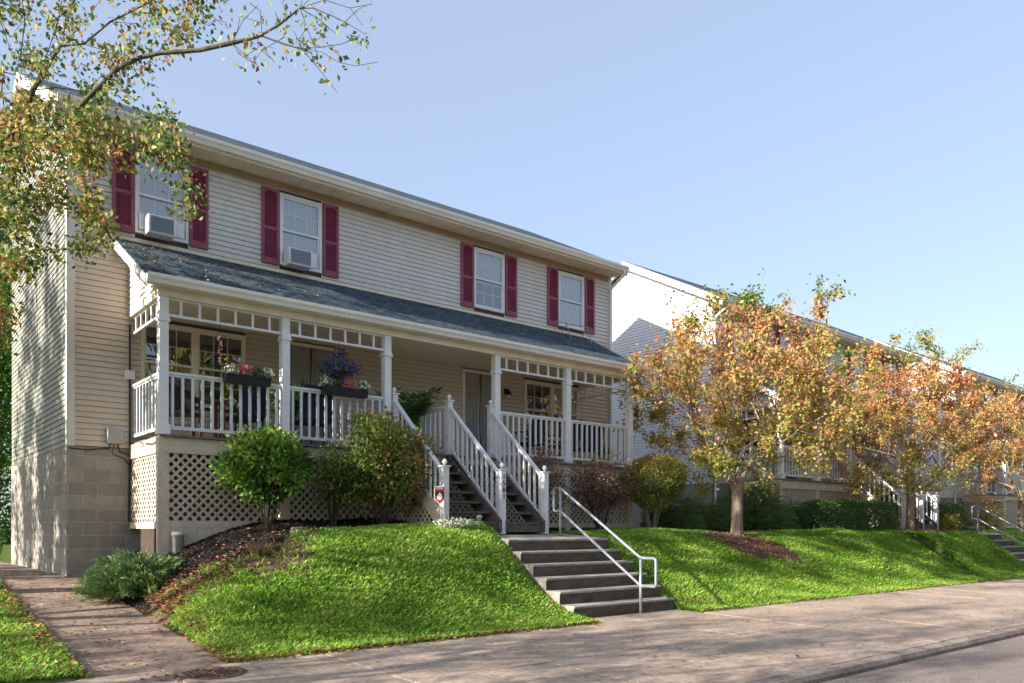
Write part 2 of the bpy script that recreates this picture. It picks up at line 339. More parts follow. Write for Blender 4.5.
# sidewalk slabs, kerb, road
m=MB(); x=-24.0
while x<46:
    x1=x+1.52
    for (y0,y1) in ((4.02,5.70),(5.712,7.40)):
        za=-1.325+(y0-4.0)*.0236; zb=-1.325+(y1-4.0)*.0236
        tq=.004*math.sin(x*7.3+y0*3); v=[(x,y0,za+tq),(x1,y0,za-tq),(x1,y1,zb-tq),(x,y1,zb+tq)]; v+=[(a,b,c-.12) for a,b,c in v]
        m.add(v,[(0,1,2,3),(0,4,5,1),(1,5,6,2),(2,6,7,3),(3,7,4,0)])
    x=x1+.016
v=[(7.56,7.41,-1.246),(9.76,7.41,-1.246),(9.76,7.88,-1.238),(7.56,7.88,-1.238)]; v+=[(a,b,c-.12) for a,b,c in v]
m.add(v,[(0,1,2,3),(0,4,5,1),(1,5,6,2),(2,6,7,3),(3,7,4,0)])
tag(m.build('sidewalk',M['walk']),kind='structure')
m=MB(); m.add([(-24,4.02,-1.343),(46,4.02,-1.343),(46,7.395,-1.263),(-24,7.395,-1.263)],[(0,1,2,3)]); tag(m.build('sidewalk_joints',M['darkconc']),kind='structure')
m=MB(); x=-24.0
while x<46:
    m.prism([(3.84,-1.56),(3.84,-1.37),(3.865,-1.332),(4.012,-1.327),(4.012,-1.56)],'x',x,x+2.99); x+=3.0
tag(m.build('kerb',M['kerb']),kind='structure')
m=MB(); m.add([(-300,-4.1,-1.40),(400,-4.1,-1.40),(400,3.86,-1.408),(-300,3.86,-1.408)],[(0,1,2,3)])
tag(m.build('road',M['road']),kind='structure')
m=MB(); m.box(-60,90,-4.25,-4.1,-1.56,-1.33); tag(m.build('far_kerb',M['kerb']),kind='structure')
m=MB(); y=7.412
while y<24:
    y1=y+1.25; ys_=np.linspace(y,y1-.012,6)
    for a,b in zip(ys_[:-1],ys_[1:]):
        za,zb=float(pathz(np.array(a)))+.014,float(pathz(np.array(b)))+.014
        xr=2.74 if a<12.8 else 2.415
        wl=1.5+.0*a
        m.add([(wl,a,za),(xr,a,za),(xr,b,zb),(wl,b,zb),(wl,a,za-.1),(xr,a,za-.1),(xr,b,zb-.1),(wl,b,zb-.1)],[(0,1,2,3),(0,3,7,4),(1,5,6,2),(0,4,5,1),(2,6,7,3)])
    y=y1
tag(m.build('path',M['path']),kind='structure')

# ------------------------------------------------------------------ house (coordinates of the near house)
X0,X1=2.44,13.86; YF,YB=13.1,18.25; YR,ZR=16.1,7.90; ZE=6.10
PX0,PX1=3.33,12.85; PY=11.6; FLOOR=1.30
POSTS=[3.33,5.10,6.88,9.21,11.02,12.85]
ZW0,ZSOF=1.22,5.93
WINS=[(3.35,4.14),(5.66,6.44),(9.81,10.61),(12.16,12.96)]
WZ=(4.52,5.75)
SH=[(3.03,3.33),(4.16,4.45),(5.34,5.64),(6.46,6.76),(9.48,9.79),(10.63,10.94),(11.83,12.14),(12.98,13.28)]
LWIN=[(3.44,5.07),(11.17,12.80)]; LZ=(1.95,3.20)
DOORS=[(5.78,6.72),(9.52,10.46)]; DZ=(FLOOR,3.23)
house=thing('townhouse',(X0,YF,-.1),'near beige sided duplex with burgundy shutters and a full-width front porch','house','sided duplexes in a row')
def siding(mb,axis,fixed,a0,a1,z0,z1,out,holes=(),clip=None,step=.085,depth=.013):
    z=z0
    while z<z1-.01:
        zt=min(z+step,z1); iv=[(a0,a1)]
        if clip:
            c=clip(z+(zt-z)*.5); iv=[(max(a0,c[0]),min(a1,c[1]))]
            if iv[0][1]-iv[0][0]<.02: z+=step; continue
        for h in holes:
            if h[3]>z+.005 and h[2]<zt-.005:
                nv=[]
                for s,e in iv:
                    if h[1]<=s or h[0]>=e: nv.append((s,e)); continue
                    if h[0]>s: nv.append((s,h[0]))
                    if h[1]<e: nv.append((h[1],e))
                iv=nv
        for s,e in iv:
            def P(a,o,zz): return (a,fixed+out*o,zz) if axis=='x' else (fixed+out*o,a,zz)
            zn=zt-.009
            mb.add([P(s,depth,z),P(e,depth,z),P(e,.004,zn),P(s,.004,zn),P(s,-.012,z),P(e,-.012,z),P(s,depth,z+.012),P(e,depth,z+.012),P(e,-.012,zn),P(s,-.012,zn),P(e,-.012,zt),P(s,-.012,zt)],
                   [(0,1,7,6),(6,7,2,3),(4,5,1,0),(3,2,8,9),(9,8,10,11)])
        z+=step
holes=[(a,b,*WZ) for a,b in WINS]+[(a,b,*LZ) for a,b in LWIN]+[(a,b,*DZ) for a,b in DOORS]
mb=MB(); siding(mb,'x',YF,X0+.09,X1-.09,ZW0+.085*37,ZSOF,-1,holes); mb.build('front_siding',M['siding'],house)
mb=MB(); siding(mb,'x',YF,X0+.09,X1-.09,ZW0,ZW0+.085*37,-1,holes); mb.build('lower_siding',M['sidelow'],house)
sl=(ZR-ZE)/(YR-12.65)
def clipside(z):
    zz=z+.12
    return (YF+max(0,(zz-(ZE+sl*(YF-12.65)))/sl),min(YB,YR+(ZR-.07-zz)/sl)) 
for xx,out in ((X0,-1),(X1,1)):
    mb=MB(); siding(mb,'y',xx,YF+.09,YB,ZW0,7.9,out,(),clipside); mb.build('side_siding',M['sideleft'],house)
mb=MB(); siding(mb,'x',YB,X0,X1,ZW0,ZSOF,1); mb.build('rear_siding',M['siding'],house)
for a,b in ((X0-.018,X0+.09),(X1-.09,X1+.018)):
    mb=MB(); mb.box(a,b,YF-.02,YF+.09,ZW0-.01,ZSOF); mb.build('corner_board',M['siding'],house)
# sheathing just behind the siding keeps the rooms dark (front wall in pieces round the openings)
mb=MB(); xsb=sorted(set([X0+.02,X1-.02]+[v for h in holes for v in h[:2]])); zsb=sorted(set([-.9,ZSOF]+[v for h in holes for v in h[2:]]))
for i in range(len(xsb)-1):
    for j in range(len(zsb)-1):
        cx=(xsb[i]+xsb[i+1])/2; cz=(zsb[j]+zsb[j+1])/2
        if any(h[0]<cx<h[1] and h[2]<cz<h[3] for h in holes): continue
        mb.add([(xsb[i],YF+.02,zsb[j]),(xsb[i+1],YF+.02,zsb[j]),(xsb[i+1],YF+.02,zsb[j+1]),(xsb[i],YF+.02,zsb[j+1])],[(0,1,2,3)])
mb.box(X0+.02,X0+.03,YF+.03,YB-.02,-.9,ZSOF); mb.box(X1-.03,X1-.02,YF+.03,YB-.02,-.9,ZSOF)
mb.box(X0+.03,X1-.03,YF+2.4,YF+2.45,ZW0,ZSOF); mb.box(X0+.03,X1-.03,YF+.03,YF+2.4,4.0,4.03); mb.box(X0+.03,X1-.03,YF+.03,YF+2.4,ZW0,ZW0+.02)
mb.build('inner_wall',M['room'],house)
mb=MB(); mb.box(X0-.02,X1+.02,YF-.005,YB,-.95,ZW0-.012); mb.build('foundation',M['block'],house)
# main roof
mb=MB(); RX0,RX1=X0-.20,X1+.04; th=.07; yb2=YB+.45; zb2=ZR-sl*(yb2-YR)
mb.prism([(12.60,ZE-.03),(YR,ZR),(yb2,zb2),(yb2,zb2-th),(YR,ZR-th),(12.60,ZE-.03-th)],'x',RX0,RX1)
mb.build('roof',M['shingle'],house)
for xa in (RX0-.03,RX1+.002):
    mb=MB(); mb.prism([(12.62,ZE-.06),(YR,ZR-.02),(yb2,zb2-.02),(yb2,zb2-.22),(YR,ZR-.22),(12.62,ZE-.24)],'x',xa,xa+.028); mb.build('rake_board',M['white'],house)
mb=MB(); mb.prism([(12.66,ZSOF-.004),(YF+.0,ZSOF-.004),(YF+.0,ZSOF+.01),(12.66,ZSOF+.01)],'x',RX0,RX1)
x=RX0+.1
while x<RX1: mb.box(x,x+.012,12.67,YF-.02,ZSOF-.012,ZSOF-.004); x+=.30
for xa,xb in ((RX0,X0-.02),(X1+.02,RX1)):   # side soffits under the rake
    mb.prism([(12.66,ZE-.13),(YR,ZR-.11),(yb2,zb2-.11),(yb2,zb2-.12),(YR,ZR-.12),(12.66,ZE-.14)],'x',xa,xb)
mb.build('soffit',M['cream'],house)
mb=MB(); mb.box(RX0,RX1,12.645,12.665,ZSOF-.02,ZE-.05); mb.build('fascia',M['cream'],house)
mb=MB(); mb.box(X0+.09,X1-.09,YF-.03,YF-.002,ZSOF-.11,ZSOF-.014); mb.build('frieze_board',M['frieze'],house)
def gutter(x0,x1,yw,zt,parent):
    g=MB(); p=[(yw,zt-.12),(yw-.055,zt-.12),(yw-.075,zt-.075),(yw-.10,zt-.045),(yw-.10,zt),(yw-.088,zt),(yw-.088,zt-.03),(yw-.01,zt-.03),(yw-.01,zt-.001),(yw,zt-.001)]
    g.prism(p,'x',x0,x1); return g.build('gutter',M['gutter'],parent)
gutter(RX0-.02,RX1+.02,12.643,ZE-.03,house)
mb=MB(); xd=X1-.05
mb.tube([(xd,12.60,ZE-.12),(xd,12.60,ZE-.2),(xd,13.0,ZE-.42),(xd,13.04,ZE-.52),(xd,13.04,.2),(xd,12.9,.05)],.034,8); mb.build('downspout',M['white'],house,True)
xd=X0+.05
mb=MB(); mb.tube([(xd,12.60,ZE-.12),(xd,12.60,ZE-.2),(xd,13.0,ZE-.42),(xd,13.04,ZE-.52),(xd,13.04,.2),(xd,12.9,.05)],.034,8); dsl=mb.build('downspout',M['white'],house,True)
# windows
def sash(mb,x0,x1,y,z0,z1,cols=3,rows=2,fr=.035,mu=.011,fw=.03):
    mb.box(x0,x1,y,y+.03,z0,z0+fr); mb.box(x0,x1,y,y+.03,z1-fr,z1)
    mb.box(x0,x0+fw,y,y+.03,z0+fr,z1-fr); mb.box(x1-fw,x1,y,y+.03,z0+fr,z1-fr)
    for i in range(1,cols):
        xx=x0+fw+(x1-x0-2*fw)*i/cols; mb.box(xx-mu/2,xx+mu/2,y+.013,y+.019,z0+fr,z1-fr)
    for i in range(1,rows):
        zz=z0+fr+(z1-z0-2*fr)*i/rows; mb.box(x0+fw,x1-fw,y+.0125,y+.0195,zz-mu/2,zz+mu/2)
def window(x0,x1,z0,z1,units,mat,parent,blinds,open_bottom=False):
    f=MB(); w=.045; y=YF-.035
    f.box(x0-w+.045,x0+.04,y,YF+.03,z0,z1); f.box(x1-.04,x1,y,YF+.03,z0,z1)
    f.box(x0+.04,x1-.04,y,YF+.03,z1-.045,z1); f.box(x0+.04,x1-.04,y-.01,YF+.03,z0,z0+.045)
    n=units; a0,a1=x0+.04,x1-.04; wd=(a1-a0)/n
    for i in range(1,n): f.box(a0+wd*i-.035,a0+wd*i+.035,y,YF+.03,z0+.045,z1-.045)
    win=f.build('window',mat,parent)
    zm=(z0+z1)/2
    for i in range(n):
        b0=a0+wd*i+(.035 if i else 0); b1=a0+wd*(i+1)-(.035 if i<n-1 else 0)
        s=MB(); sash(s,b0,b1,YF-.022,zm-.02,z1-.045); s.build('upper_sash',mat,win)
        s=MB(); sash(s,b0,b1,YF-.002,z0+.045,zm+.02); s.build('lower_sash',mat,win)
        g=MB(); g.add([(b0+.02,YF-.006,zm),(b1-.02,YF-.006,zm),(b1-.02,YF-.006,z1-.06),(b0+.02,YF-.006,z1-.06)],[(0,1,2,3)])
        g.add([(b0+.02,YF+.014,z0+.06),(b1-.02,YF+.014,z0+.06),(b1-.02,YF+.014,zm-.001),(b0+.02,YF+.014,zm-.001)],[(0,1,2,3)])
        g.build('pane',M['glass'],win)
        zb=blinds[i] if isinstance(blinds,(list,tuple)) else blinds
        if zb:
            b=MB(); z=z1-.07
            while z>z1-.07-zb*(z1-z0-.1):
                b.add([(b0+.02,YF+.032,z-.016),(b1-.02,YF+.032,z-.016),(b1-.02,YF+.042,z+.014),(b0+.02,YF+.042,z+.014)],[(0,1,2,3)]); z-=.026
            b.build('blind',M['blind'],win)
    return win
for i,(a,b) in enumerate(WINS):
    window(a,b,*WZ,1,M['white'],house,[[1],[1],[.55],[1]][i])
window(*LWIN[0],*LZ,2,M['cream'],house,[.0,.0]); window(*LWIN[1],*LZ,2,M['cream'],house,[None,.5])
# shutters
for i,(a,b) in enumerate(SH):
    z0,z1=(4.495,5.77); s=MB(); y0,y1=YF-.052,YF-.014; w=.045
    s.box(a,a+w,y0,y1,z0,z1); s.box(b-w,b,y0,y1,z0,z1)
    s.box(a+w,b-w,y0,y1,z0,z0+.10); zm=z0+.60; s.box(a+w,b-w,y0,y1,zm-.025,zm+.025)
    xa,xb=a+w,b-w; arc=[(xa,z1),(xa,z1-.085)]+[(xa+(xb-xa)*t,z1-.085+.04*math.sin(math.pi*t)) for t in (.15,.3,.5,.7,.85)]+[(xb,z1-.085),(xb,z1)]
    s.prism(arc,'y',y0,y1)
    sh=s.build('shutter',M['burg'],house)
    for q0,q1 in ((z0+.10,zm-.025),(zm+.025,z1-.03)):
        p=MB(); z=q0
        while z<q1-.02:
            p.add([(xa,y0+.012,z),(xb,y0+.012,z),(xb,y0+.026,z+.022),(xa,y0+.026,z+.022),(xa,y0+.026,z),(xb,y0+.026,z)],[(0,1,2,3),(4,5,1,0)]); z+=.022
        p.build('louver_panel',M['burg2'],sh)
# doors
for k,(a,b) in enumerate(DOORS):
    f=MB(); f.box(a,a+.06,YF-.035,YF+.03,FLOOR+.01,DZ[1]); f.box(b-.06,b,YF-.035,YF+.03,FLOOR+.01,DZ[1]); f.box(a+.06,b-.06,YF-.035,YF+.03,DZ[1]-.06,DZ[1])
    d=f.build('door_frame',M['cream'],house)
    c=MB(); n=26; am,bm=a+.06,b-.06; mid=(am+bm)/2
    for h,(u0,u1) in enumerate(((am,mid-.012),(mid+.012,bm))):
        vs=[];fs=[]
        for j in range(9):
            t=j/8; pinch=.05*math.sin(math.pi*t)*(1 if h==0 else -1)
            for i2 in range(n+1):
                u=i2/n; xx=u0+(u1-u0)*u
                if h==0: xx-=pinch*u
                else: xx+=-pinch*(1-u)
                vs.append((xx,YF-.005+.012*math.sin(u*19+k),FLOOR+.03+(DZ[1]-.1-FLOOR)*t))
        for j in range(8):
            for i2 in range(n): q=j*(n+1)+i2; fs.append((q,q+1,q+n+2,q+n+1))
        c.add(vs,fs)
    c.build('mesh_curtain',M['mesh'],d,True)
    c=MB(); pts=[(mid-.035*math.sin(math.pi*t)*1.0,YF-.028,FLOOR+.03+(DZ[1]-.1-FLOOR)*t) for t in np.linspace(0,1,9)]
    c.tube(pts,.011,6); c.build('curtain_seam',M['black'],d)
    c=MB(); c.box(a+.06,b-.06,YF+.06,YF+.09,FLOOR+.02,DZ[1]-.06); dd=c.build('door_leaf',M['white'],d)
    c=MB(); c.lathe((b-.15,YF+.045,FLOOR+.9),[(.02,-.02),(.03,0),(.02,.02)],10); c.build('handle',M['black'],dd)
# porch lights
for xx in (7.02,10.66):
    l=MB(); l.box(xx-.05,xx+.05,YF-.05,YF-.014,2.83,2.95); l.lathe((xx,YF-.10,2.80),[(.02,.10),(.06,.07),(.065,.02),(.03,.0)],12)
    L_=l.build('porch_lamp',M['black'],house)
    l=MB(); l.lathe((xx,YF-.10,2.74),[(.02,0),(.045,.03),(.04,.065)],12); l.build('lamp_globe',M['white'],L_,True)
# porch: floor, skirt, ceiling, beam, roof
mb=MB(); x=PX0-.02
while x<PX1: mb.box(x,min(x+.135,PX1+.05),PY-.10,YF-.016,FLOOR-.03,FLOOR); x+=.14
mb.build('porch_floor',M['deck'],house)
mb=MB(); 
for xa,xb in ((PX0-.06,7.0),(9.12,PX1+.06)): mb.box(xa,xb,PY-.04,PY+.0,1.05,FLOOR-.034)
mb.box(7.0,9.12,PY-.02,PY+.02,1.05,FLOOR-.034)
for xa in (PX0-.06,PX1+.02): mb.box(xa,xa+.04,PY+.0,YF-.016,1.05,FLOOR-.034)
mb.build('skirt_board',M['tan'],house)
for p in POSTS:
    mb=MB(); mb.box(p-.075,p+.075,PY-.03,PY-.002,-.5,1.05) 
    mb.box(p-.06,p+.06,PY-.002,PY+.1,-.5,1.05); mb.build('skirt_post',M['tan'],house)
for xa,xb in zip(POSTS[:-1],POSTS[1:]):
    if abs(xa-6.88)<.01: continue
    mb=MB(); mb.box(xa+.075,xb-.075,PY-.028,PY-.004,.02,.11); mb.build('skirt_rail',M['tan'],house)
for px_ in (PX0-.055,PX1+.03):
    mb=MB(); mb.box(px_,px_+.025,PY+.10,YF-.02,.0,.09); mb.build('skirt_rail',M['tan'],house)
mb=MB()   # vertical boards below the lattice at the low corner
x=PX0+.08
while x<5.0: mb.box(x,x+.19,PY-.022,PY-.006,-.75,.02); x+=.194
mb.build('skirt_panel',M['tan'],house)
def lattice(axis,fixed,a0,a1,z0,z1,parent,sp=.126,w=.034,clip=None):
    m=MB()
    for sgn,off in ((1,0),(-1,.008)):
        c=(-(z1-z0) if sgn>0 else 0)+a0; end=a1+(0 if sgn>0 else (z1-z0))
        while c<end:
            # line a = c + sgn*(z-z0)
            zs=[z0,z1]; 
            za=z0+(a0-c)*sgn; zb=z0+(a1-c)*sgn
            lo=max(z0,min(za,zb)); hi=min(z1,max(za,zb))
            if clip:
                # keep z <= clip(a)
                ts=np.linspace(lo,hi,24); ok=[t for t in ts if t<=clip(c+sgn*(t-z0))]
                if len(ok)<2: c+=sp; continue
                lo,hi=min(ok),max(ok)
            if hi-lo>.02:
                A,B=c+sgn*(lo-z0),c+sgn*(hi-z0)
                P=(lambda a,z:(a,fixed+off,z)) if axis=='x' else (lambda a,z:(fixed+off,a,z))
                m.bar(P(A,lo),P(B,hi),.007 if 0 else w,.007,(0,1,0) if axis=='x' else (1,0,0))
            c+=sp
    return m.build('lattice',M['lattice'],parent)
for xa,xb in zip(POSTS[:-1],POSTS[1:]):
    lattice('x',PY-.015,xa+.075,xb-.075,.11,1.05,house)
lattice('y',PX0-.035,PY+.04,YF-.02,.09,1.05,house); lattice('y',PX1+.035,PY+.04,YF-.02,.09,1.05,house)
mb=MB(); mb.box(PX0-.05,PX0-.02,PY+.2,PY+.9,-.7,.0); mb.build('crawl_access',M['crawl'],house)
mb=MB(); mb.box(PX0+.02,PX1-.02,PY+.04,YF-.02,3.27,3.285); mb.build('porch_ceiling',M['cream'],house)
mb=MB(); mb.box(PX0-.07,PX1+.07,PY-.08,PY+.08,3.20,3.37); mb.box(PX0-.09,PX1+.09,PY-.11,PY-.082,3.295,3.36)
mb.box(PX0-.11,PX1+.11,PY-.215,PY-.082,3.362,3.375)
for xa in (PX0-.07,PX1-.05): mb.box(xa,xa+.12,PY+.08,YF-.016,3.20,3.31)
mb.build('porch_beam',M['cream'],house)
PRX0,PRX1=PX0-.26,PX1+.28; psl=(4.37-3.44)/(YF-11.42)
mb=MB(); mb.prism([(11.40,3.425),(YF-.015,4.37),(YF-.015,4.33),(11.40,3.385)],'x',PRX0,PRX1); mb.build('porch_roof',M['shingle'],house)
mb=MB()
for xa in (PRX0-.025,PRX1+.002): mb.prism([(11.42,3.415),(YF-.016,4.365),(YF-.016,4.22),(11.42,3.27)],'x',xa,xa+.023)
mb.box(PRX0,PRX1,11.405,11.43,3.30,3.40); mb.build('porch_fascia',M['whitedirty'],house)
mb=MB(); mb.box(PRX0+.1,PRX1-.1,YF-.035,YF-.016,4.375,4.43); mb.build('roof_flashing',M['cream'],house)
gutter(PRX0-.01,PRX1+.01,11.404,3.435,house)
for xx,out in ((PX0-.06,-1),(PX1+.06,1)):
    mb=MB(); siding(mb,'y',xx,PY-.05,YF-.015,3.31,4.3,out,(),lambda z:(11.42+max(0,(z+.07-3.425)/psl),99)); 
    mb.prism([(PY-.05,3.31),(YF-.016,3.31),(YF-.016,4.25),(PY-.05,3.45)],'x',xx-.005 if out>0 else xx+.002,xx+.003 if out<0 else xx-.002)
    mb.build('porch_gable',M['siding'],house)
# posts, fretwork
W=M['white']
for p in POSTS:
    m=MB(); w=.062
    m.box(p-w,p+w,PY-w,PY+w,FLOOR+.002,3.20); post=m.build('porch_post',W,house,bevel=.004)
    m=MB(); m.box(p-w-.018,p+w+.018,PY-w-.018,PY+w+.018,FLOOR+.001,FLOOR+.14); m.build('post_base',W,post)
    m=MB(); m.box(p-w-.02,p+w+.02,PY-w-.02,PY+w+.02,2.86,2.885); m.box(p-w-.01,p+w+.01,PY-w-.01,PY+w+.01,2.885,2.93); m.build('post_collar',W,post)
def fret(axis,fixed,a0,a1,n,parent):
    m=MB(); 
    def B(a,b,z0,z1,t=.016):
        if axis=='x': m.box(a,b,fixed-t,fixed+t,z0,z1)
        else: m.box(fixed-t,fixed+t,a,b,z0,z1)
    B(a0,a1,2.945,2.98,.022); B(a0,a1,3.175,3.20,.018)
    ofs=(a1-a0)/(n-.6)
    for i in range(n-1):
        c=a0+ofs*(.7+i); B(c-.016,c+.016,2.98,3.175)
    m.build('fretwork',W,parent)
for i,(xa,xb) in enumerate(zip(POSTS[:-1],POSTS[1:])):
    if i!=2: fret('x',PY,xa+.062,xb-.062,7,house)
fret('y',PX0,PY+.062,YF-.016,6,house); fret('y',PX1,PY+.062,YF-.016,6,house)
BAL={}
def railing(p,q,n,parent,z_top=.86,z_bot=.10,cut=True):
    """rails from p to q (floor points); balusters are sub-parts sharing a mesh"""
    p=np.array(p,float); q=np.array(q,float)
    m=MB(); up=np.array([0,0,1.])
    m.bar(p+up*z_top,q+up*z_top,.07,.035); m.bar(p+up*(z_top-.032),q+up*(z_top-.032),.035,.03)
    m.bar(p+up*z_bot,q+up*z_bot,.038,.045)
    r=m.build('railing',M['whitedirty'],parent)
    d=q-p; slope=d[2]/math.hypot(d[0],d[1]); hh=z_top-z_bot-.035
    key=round(hh,3)
    if key not in BAL:
        b=MB(); b.box(-.017,.017,-.017,.017,0,hh); me=b.build('baluster',M['whitedirty']); BAL[key]=me.data; bpy.data.objects.remove(me)
    base=np.array(wloc(parent))
    for i in range(n):
        c=p+d*(i+.5)/n+up*(z_bot+.018); o=bpy.data.objects.new('baluster',BAL[key]); COL.objects.link(o); o.parent=r; o.location=tuple(c-base)
    return r
for i,(xa,xb) in enumerate(zip(POSTS[:-1],POSTS[1:])):
    if i!=2: railing((xa+.06,PY,FLOOR),(xb-.06,PY,FLOOR),12,house)
railing((PX0,PY+.06,FLOOR),(PX0,YF-.02,FLOOR),9,house); railing((PX1,PY+.06,FLOOR),(PX1,YF-.02,FLOOR),8,house)
railing((8.155,PY+.05,FLOOR),(8.155,YF-.02,FLOOR),9,house)
NX=[7.03,8.155,9.09]
def newel(x,y,z0,ztop,parent,s=.05):
    m=MB(); zc=ztop-.125; m.box(x-s,x+s,y-s,y+s,z0,zc); n=m.build('newel_post',M['whitedirty'],parent,bevel=.003)
    m=MB(); m.box(x-s-.02,x+s+.02,y-s-.02,y+s+.02,zc+.001,zc+.022); m.build('post_cap',W,n)
    m=MB(); m.lathe((x,y,zc+.02),[(.02,0),(.015,.02),(.030,.035),(.042,.062),(.030,.088),(.008,.104)],12); m.build('finial',W,n,True)
    return n
for x in NX:
    newel(x,PY,FLOOR,2.37,house); newel(x,10.12,-.09,1.07,house)
# wooden stairs
Z0S=-.06; nris=8; rise=(FLOOR-Z0S)/nris; run=(PY-.05-10.14)/7
st=MB()
for q_,x in enumerate((NX[0]+.06,NX[1]-.06,NX[1]+.06,NX[2]-.06)):
    st=MB(); st.prism([(10.06,Z0S),(10.06,Z0S+.20),(PY-.04,FLOOR-.0),(PY-.04,FLOOR-.30),(10.32,Z0S)],'x',x-.02,x+.02)
    stairs=st.build('stringer',M['wood'],house)
for a,b in ((NX[0]+.085,NX[1]-.085),(NX[1]+.085,NX[2]-.085)):
    for i in range(7):
        t=MB(); y=10.12+run*i; z=Z0S+rise*(i+1); t.box(a,b,y-.02,y+run+.03,z-.04,z); t.build('tread',M['wood'],stairs)
    t=MB(); t.box(a,b,10.11,10.13,Z0S,Z0S+rise-.042); t.build('riser',M['wood'],stairs)
for x in NX:
    railing((x,10.17,.04),(x,PY-.05,FLOOR-.02),10,house,z_top=.84,z_bot=.13)
lattice('y',NX[0]-.01,10.2,PY-.05,-.03,1.2,house,clip=lambda a:.0+(a-10.1)*.86)
mb=MB(); mb.prism([(10.06,.20),(PY-.05,1.28),(PY-.05,1.10),(10.25,.02),(10.06,.0)],'x',NX[0]-.035,NX[0]-.012); mb.build('stair_skirt',M['tan'],house)
mb=MB(); mb.box(NX[1]-.03,NX[1]+.03,PY+.9,PY+.96,-.3,1.26); mb.build('pier',M['wood'],house)
# copies further along the street
h2=copy_tree(house,delta=(15.36,0,0)); h3=copy_tree(house,delta=(30.75,0,0)); h4=copy_tree(house,delta=(46.1,0,0))
h2['label']='second duplex, with a bare sunlit white side wall behind the first orange tree'
h3['label']='third duplex whose white gable shows through the crown of the farther orange tree'
h4['label']='last duplex at the right edge mostly hidden by orange trees'
bpy.data.objects.remove(dsl)
for o in (h2,h3,h4):
    for c in o.children:
        if c.name.startswith('skirt_panel') or c.name.startswith('crawl_access'): bpy.data.objects.remove(c)
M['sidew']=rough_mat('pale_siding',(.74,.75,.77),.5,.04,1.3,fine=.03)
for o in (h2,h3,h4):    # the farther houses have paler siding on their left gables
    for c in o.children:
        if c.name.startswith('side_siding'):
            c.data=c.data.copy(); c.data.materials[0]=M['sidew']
# near house only: house number, meter box, conduit, vent pipe, outlet
newl=[c for c in house.children if c.name.startswith('newel_post')]
mid=[c for c in newl if c.data and abs((np.mean([v.co.x for v in c.data.vertices])+X0)-8.155)<.05 and np.mean([v.co.z for v in c.data.vertices])<1][0]
for i,ch in enumerate('1581'):
    cu=bpy.data.curves.new('digit','FONT'); cu.body=ch; cu.size=.115; cu.extrude=.004; cu.align_x='CENTER'
    ob=bpy.data.objects.new('tmp',cu); COL.objects.link(ob); dg=bpy.context.evaluated_depsgraph_get()
    me=bpy.data.meshes.new_from_object(ob.evaluated_get(dg)); bpy.data.objects.remove(ob)
    me.materials.clear(); me.materials.append(M['black'])
    o=bpy.data.objects.new('house_number',me); COL.objects.link(o); o.parent=mid; o.rotation_euler=(R(90),0,0)
    o.location=tuple(np.array([8.160,10.12-.056,.80-i*.105])-wloc(house))
mb=MB(); mb.box(2.95,3.16,YF-.11,YF-.016,1.27,1.50); bx=mb.build('meter_box',M['grey'],house,bevel=.006)
mb=MB(); mb.tube([(3.0,YF-.04,1.27),(2.98,YF-.04,1.2),(2.7,YF-.04,1.16),(2.45,YF-.05,1.17)],.010,6); mb.tube([(3.1,YF-.04,1.27),(3.13,YF-.05,1.16),(3.3,YF-.05,1.1)],.010,6)
mb.tube([(3.05,YF-.04,1.26),(3.02,YF-.06,1.12),(3.2,YF-.05,1.05),(3.3,YF-.05,.9)],.008,6)
mb.tube([(3.345-.07,YF-.03,3.1),(3.345-.07,YF-.03,1.1),(3.26,YF-.03,.1)],.012,6); mb.build('conduit',M['black'],house)
mb=MB(); mb.box(3.20,3.34,YF-.06,YF-.014,2.27,2.40); mb.build('outlet_box',M['white'],house,bevel=.004)
mb=MB(); mb.lathe((3.50,PY-.12,-.72),[(.075,0),(.075,.62),(.085,.62),(.085,.67),(.02,.675)],14); mb.build('vent_pipe',M['pvc'],house,True)

